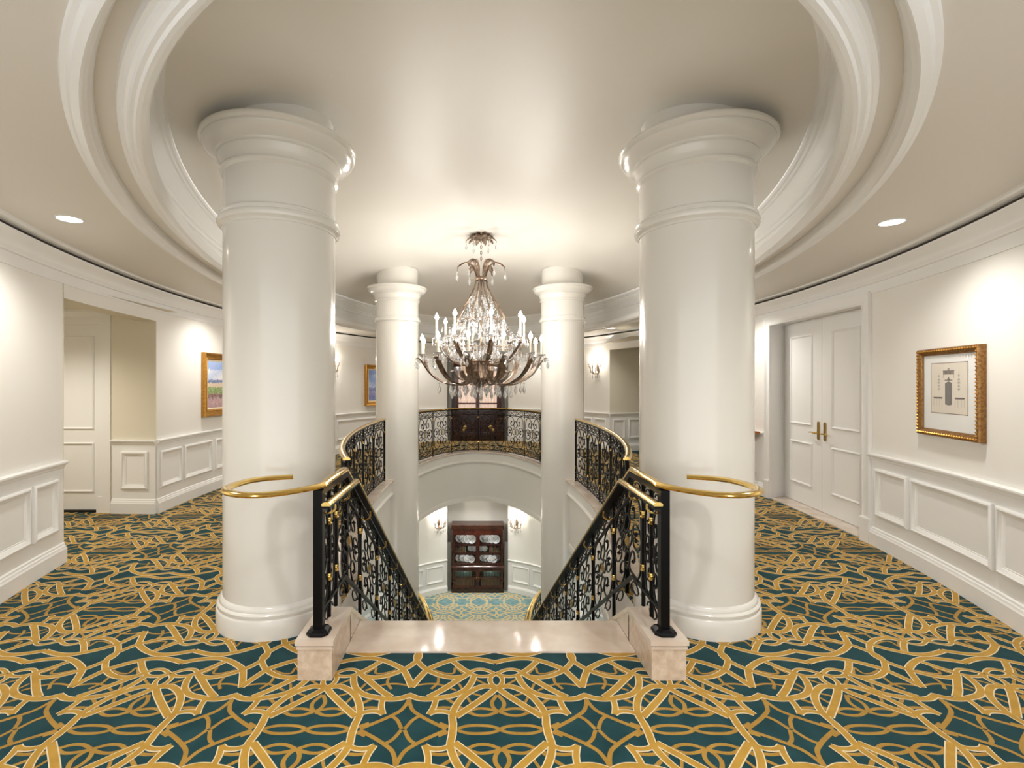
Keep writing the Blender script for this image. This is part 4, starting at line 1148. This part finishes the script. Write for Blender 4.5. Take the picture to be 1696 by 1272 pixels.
# small console table beyond the double door
root = empty('console_table', (3.86, 7.6, 0), 'honey brown console table by the right wall, mostly behind the column', 'table')
m = M(); pts = [(4.0, 6.92)] + [(3.99-.30*sin(pi*i/14), 7.55-.60*cos(pi*i/14)) for i in range(15)] + [(3.99, 8.18)]
for z0, z1, k in ((.885, .915, 1.0),):
    n = len(pts); m.add([(x, y, z0) for x, y in pts] + [(x, y, z1) for x, y in pts], [tuple(range(n))[::-1], tuple(range(n, 2*n))] + [(i, (i+1) % n, n+(i+1) % n, n+i) for i in range(n)])
m.build('tabletop', WOODO, root)
m = M(); pts2 = [(3.97, 7.08)] + [(3.97-.25*sin(pi*i/14), 7.6-.52*cos(pi*i/14)) for i in range(15)] + [(3.97, 8.12)]
n = len(pts2); m.add([(x, y, .79) for x, y in pts2] + [(x, y, .885) for x, y in pts2], [(i, (i+1) % n, n+(i+1) % n, n+i) for i in range(n)]); m.build('apron', WOODO, root)
for x, y in ((3.93, 7.14), (3.93, 8.06), (3.74, 7.35), (3.74, 7.85)):
    m = M(); m.lathe([(.012, .003), (.028, .008), (.030, .03), (.014, .05), (.016, .4), (.024, .72), (.03, .80)], (x, y, 0), 12); m.build('leg', MAHOG, root, 40)

# ------------------------------------------------------------ lights
for k in range(12): light('POINT', (CX+.835*cos(2*pi*(k+.5)/12+.06), CYY+.835*sin(2*pi*(k+.5)/12+.06), 2.29), 8.0, (1, .965, .91), .04)
for k in range(4): light('POINT', (CX+.62*cos(2*pi*(2*k+.25)/8), CYY+.62*sin(2*pi*(2*k+.25)/8), 2.60), 7.5, (1, .965, .91), .04)
for x, y in ((-3.0, 3.46), (2.96, 3.53), (2.82, 10.26), (-2.82, 10.26), (-3.5, 6.9), (3.5, 6.9), (-1.7, 1.5), (1.7, 1.5), (-1.4, 12.6), (1.4, 12.6), (0, .9)):
    light('SPOT', (x, y, 2.76), 85, (1, .965, .91), .07, spot_size=2.5, spot_blend=.9)
light('SPOT', (-5.1, 4.9, 2.48), 110, (1, .93, .82), .07, spot_size=2.5, spot_blend=.9)  # added unseen light to brighten the left alcove and its door
for x, y in ((-2.3, 12.2), (2.3, 12.2), (-2.6, 8), (2.6, 8), (0, 12.4), (-2.2, 4.5), (2.2, 4.5)):
    light('SPOT', (x, y, -1.2), 95, (1, .96, .90), .1, spot_size=2.5, spot_blend=.9)
for x in (-.35, .35): light('SPOT', (x, 12.9, -1.9), 26, (1, .97, .93), .05, rot=(.62, 0, 0), spot_size=1.8, spot_blend=.8)  # added unseen spots to brighten the front of the plate cabinet
W = bpy.data.worlds.new('World'); bpy.context.scene.world = W; W.use_nodes = True
W.node_tree.nodes['Background'].inputs[0].default_value = (1, .985, .965, 1); W.node_tree.nodes['Background'].inputs[1].default_value = 1.9

# ------------------------------------------------------------ camera
cam = bpy.data.cameras.new('Camera'); co = bpy.data.objects.new('Camera', cam); COL.objects.link(co)
co.location = (-.0946, 0, 1.6); co.rotation_euler = (pi/2, 0, 0)
cam.sensor_width = 36; cam.lens = 798.84/1696*36; cam.shift_x = (848-785.63)/1696; cam.shift_y = -(636-635.82)/1696
cam.clip_start = .05; cam.clip_end = 100
sc = bpy.context.scene; sc.camera = co
sc.view_settings.view_transform = 'Standard'; sc.view_settings.look = 'None'; sc.view_settings.exposure = 0
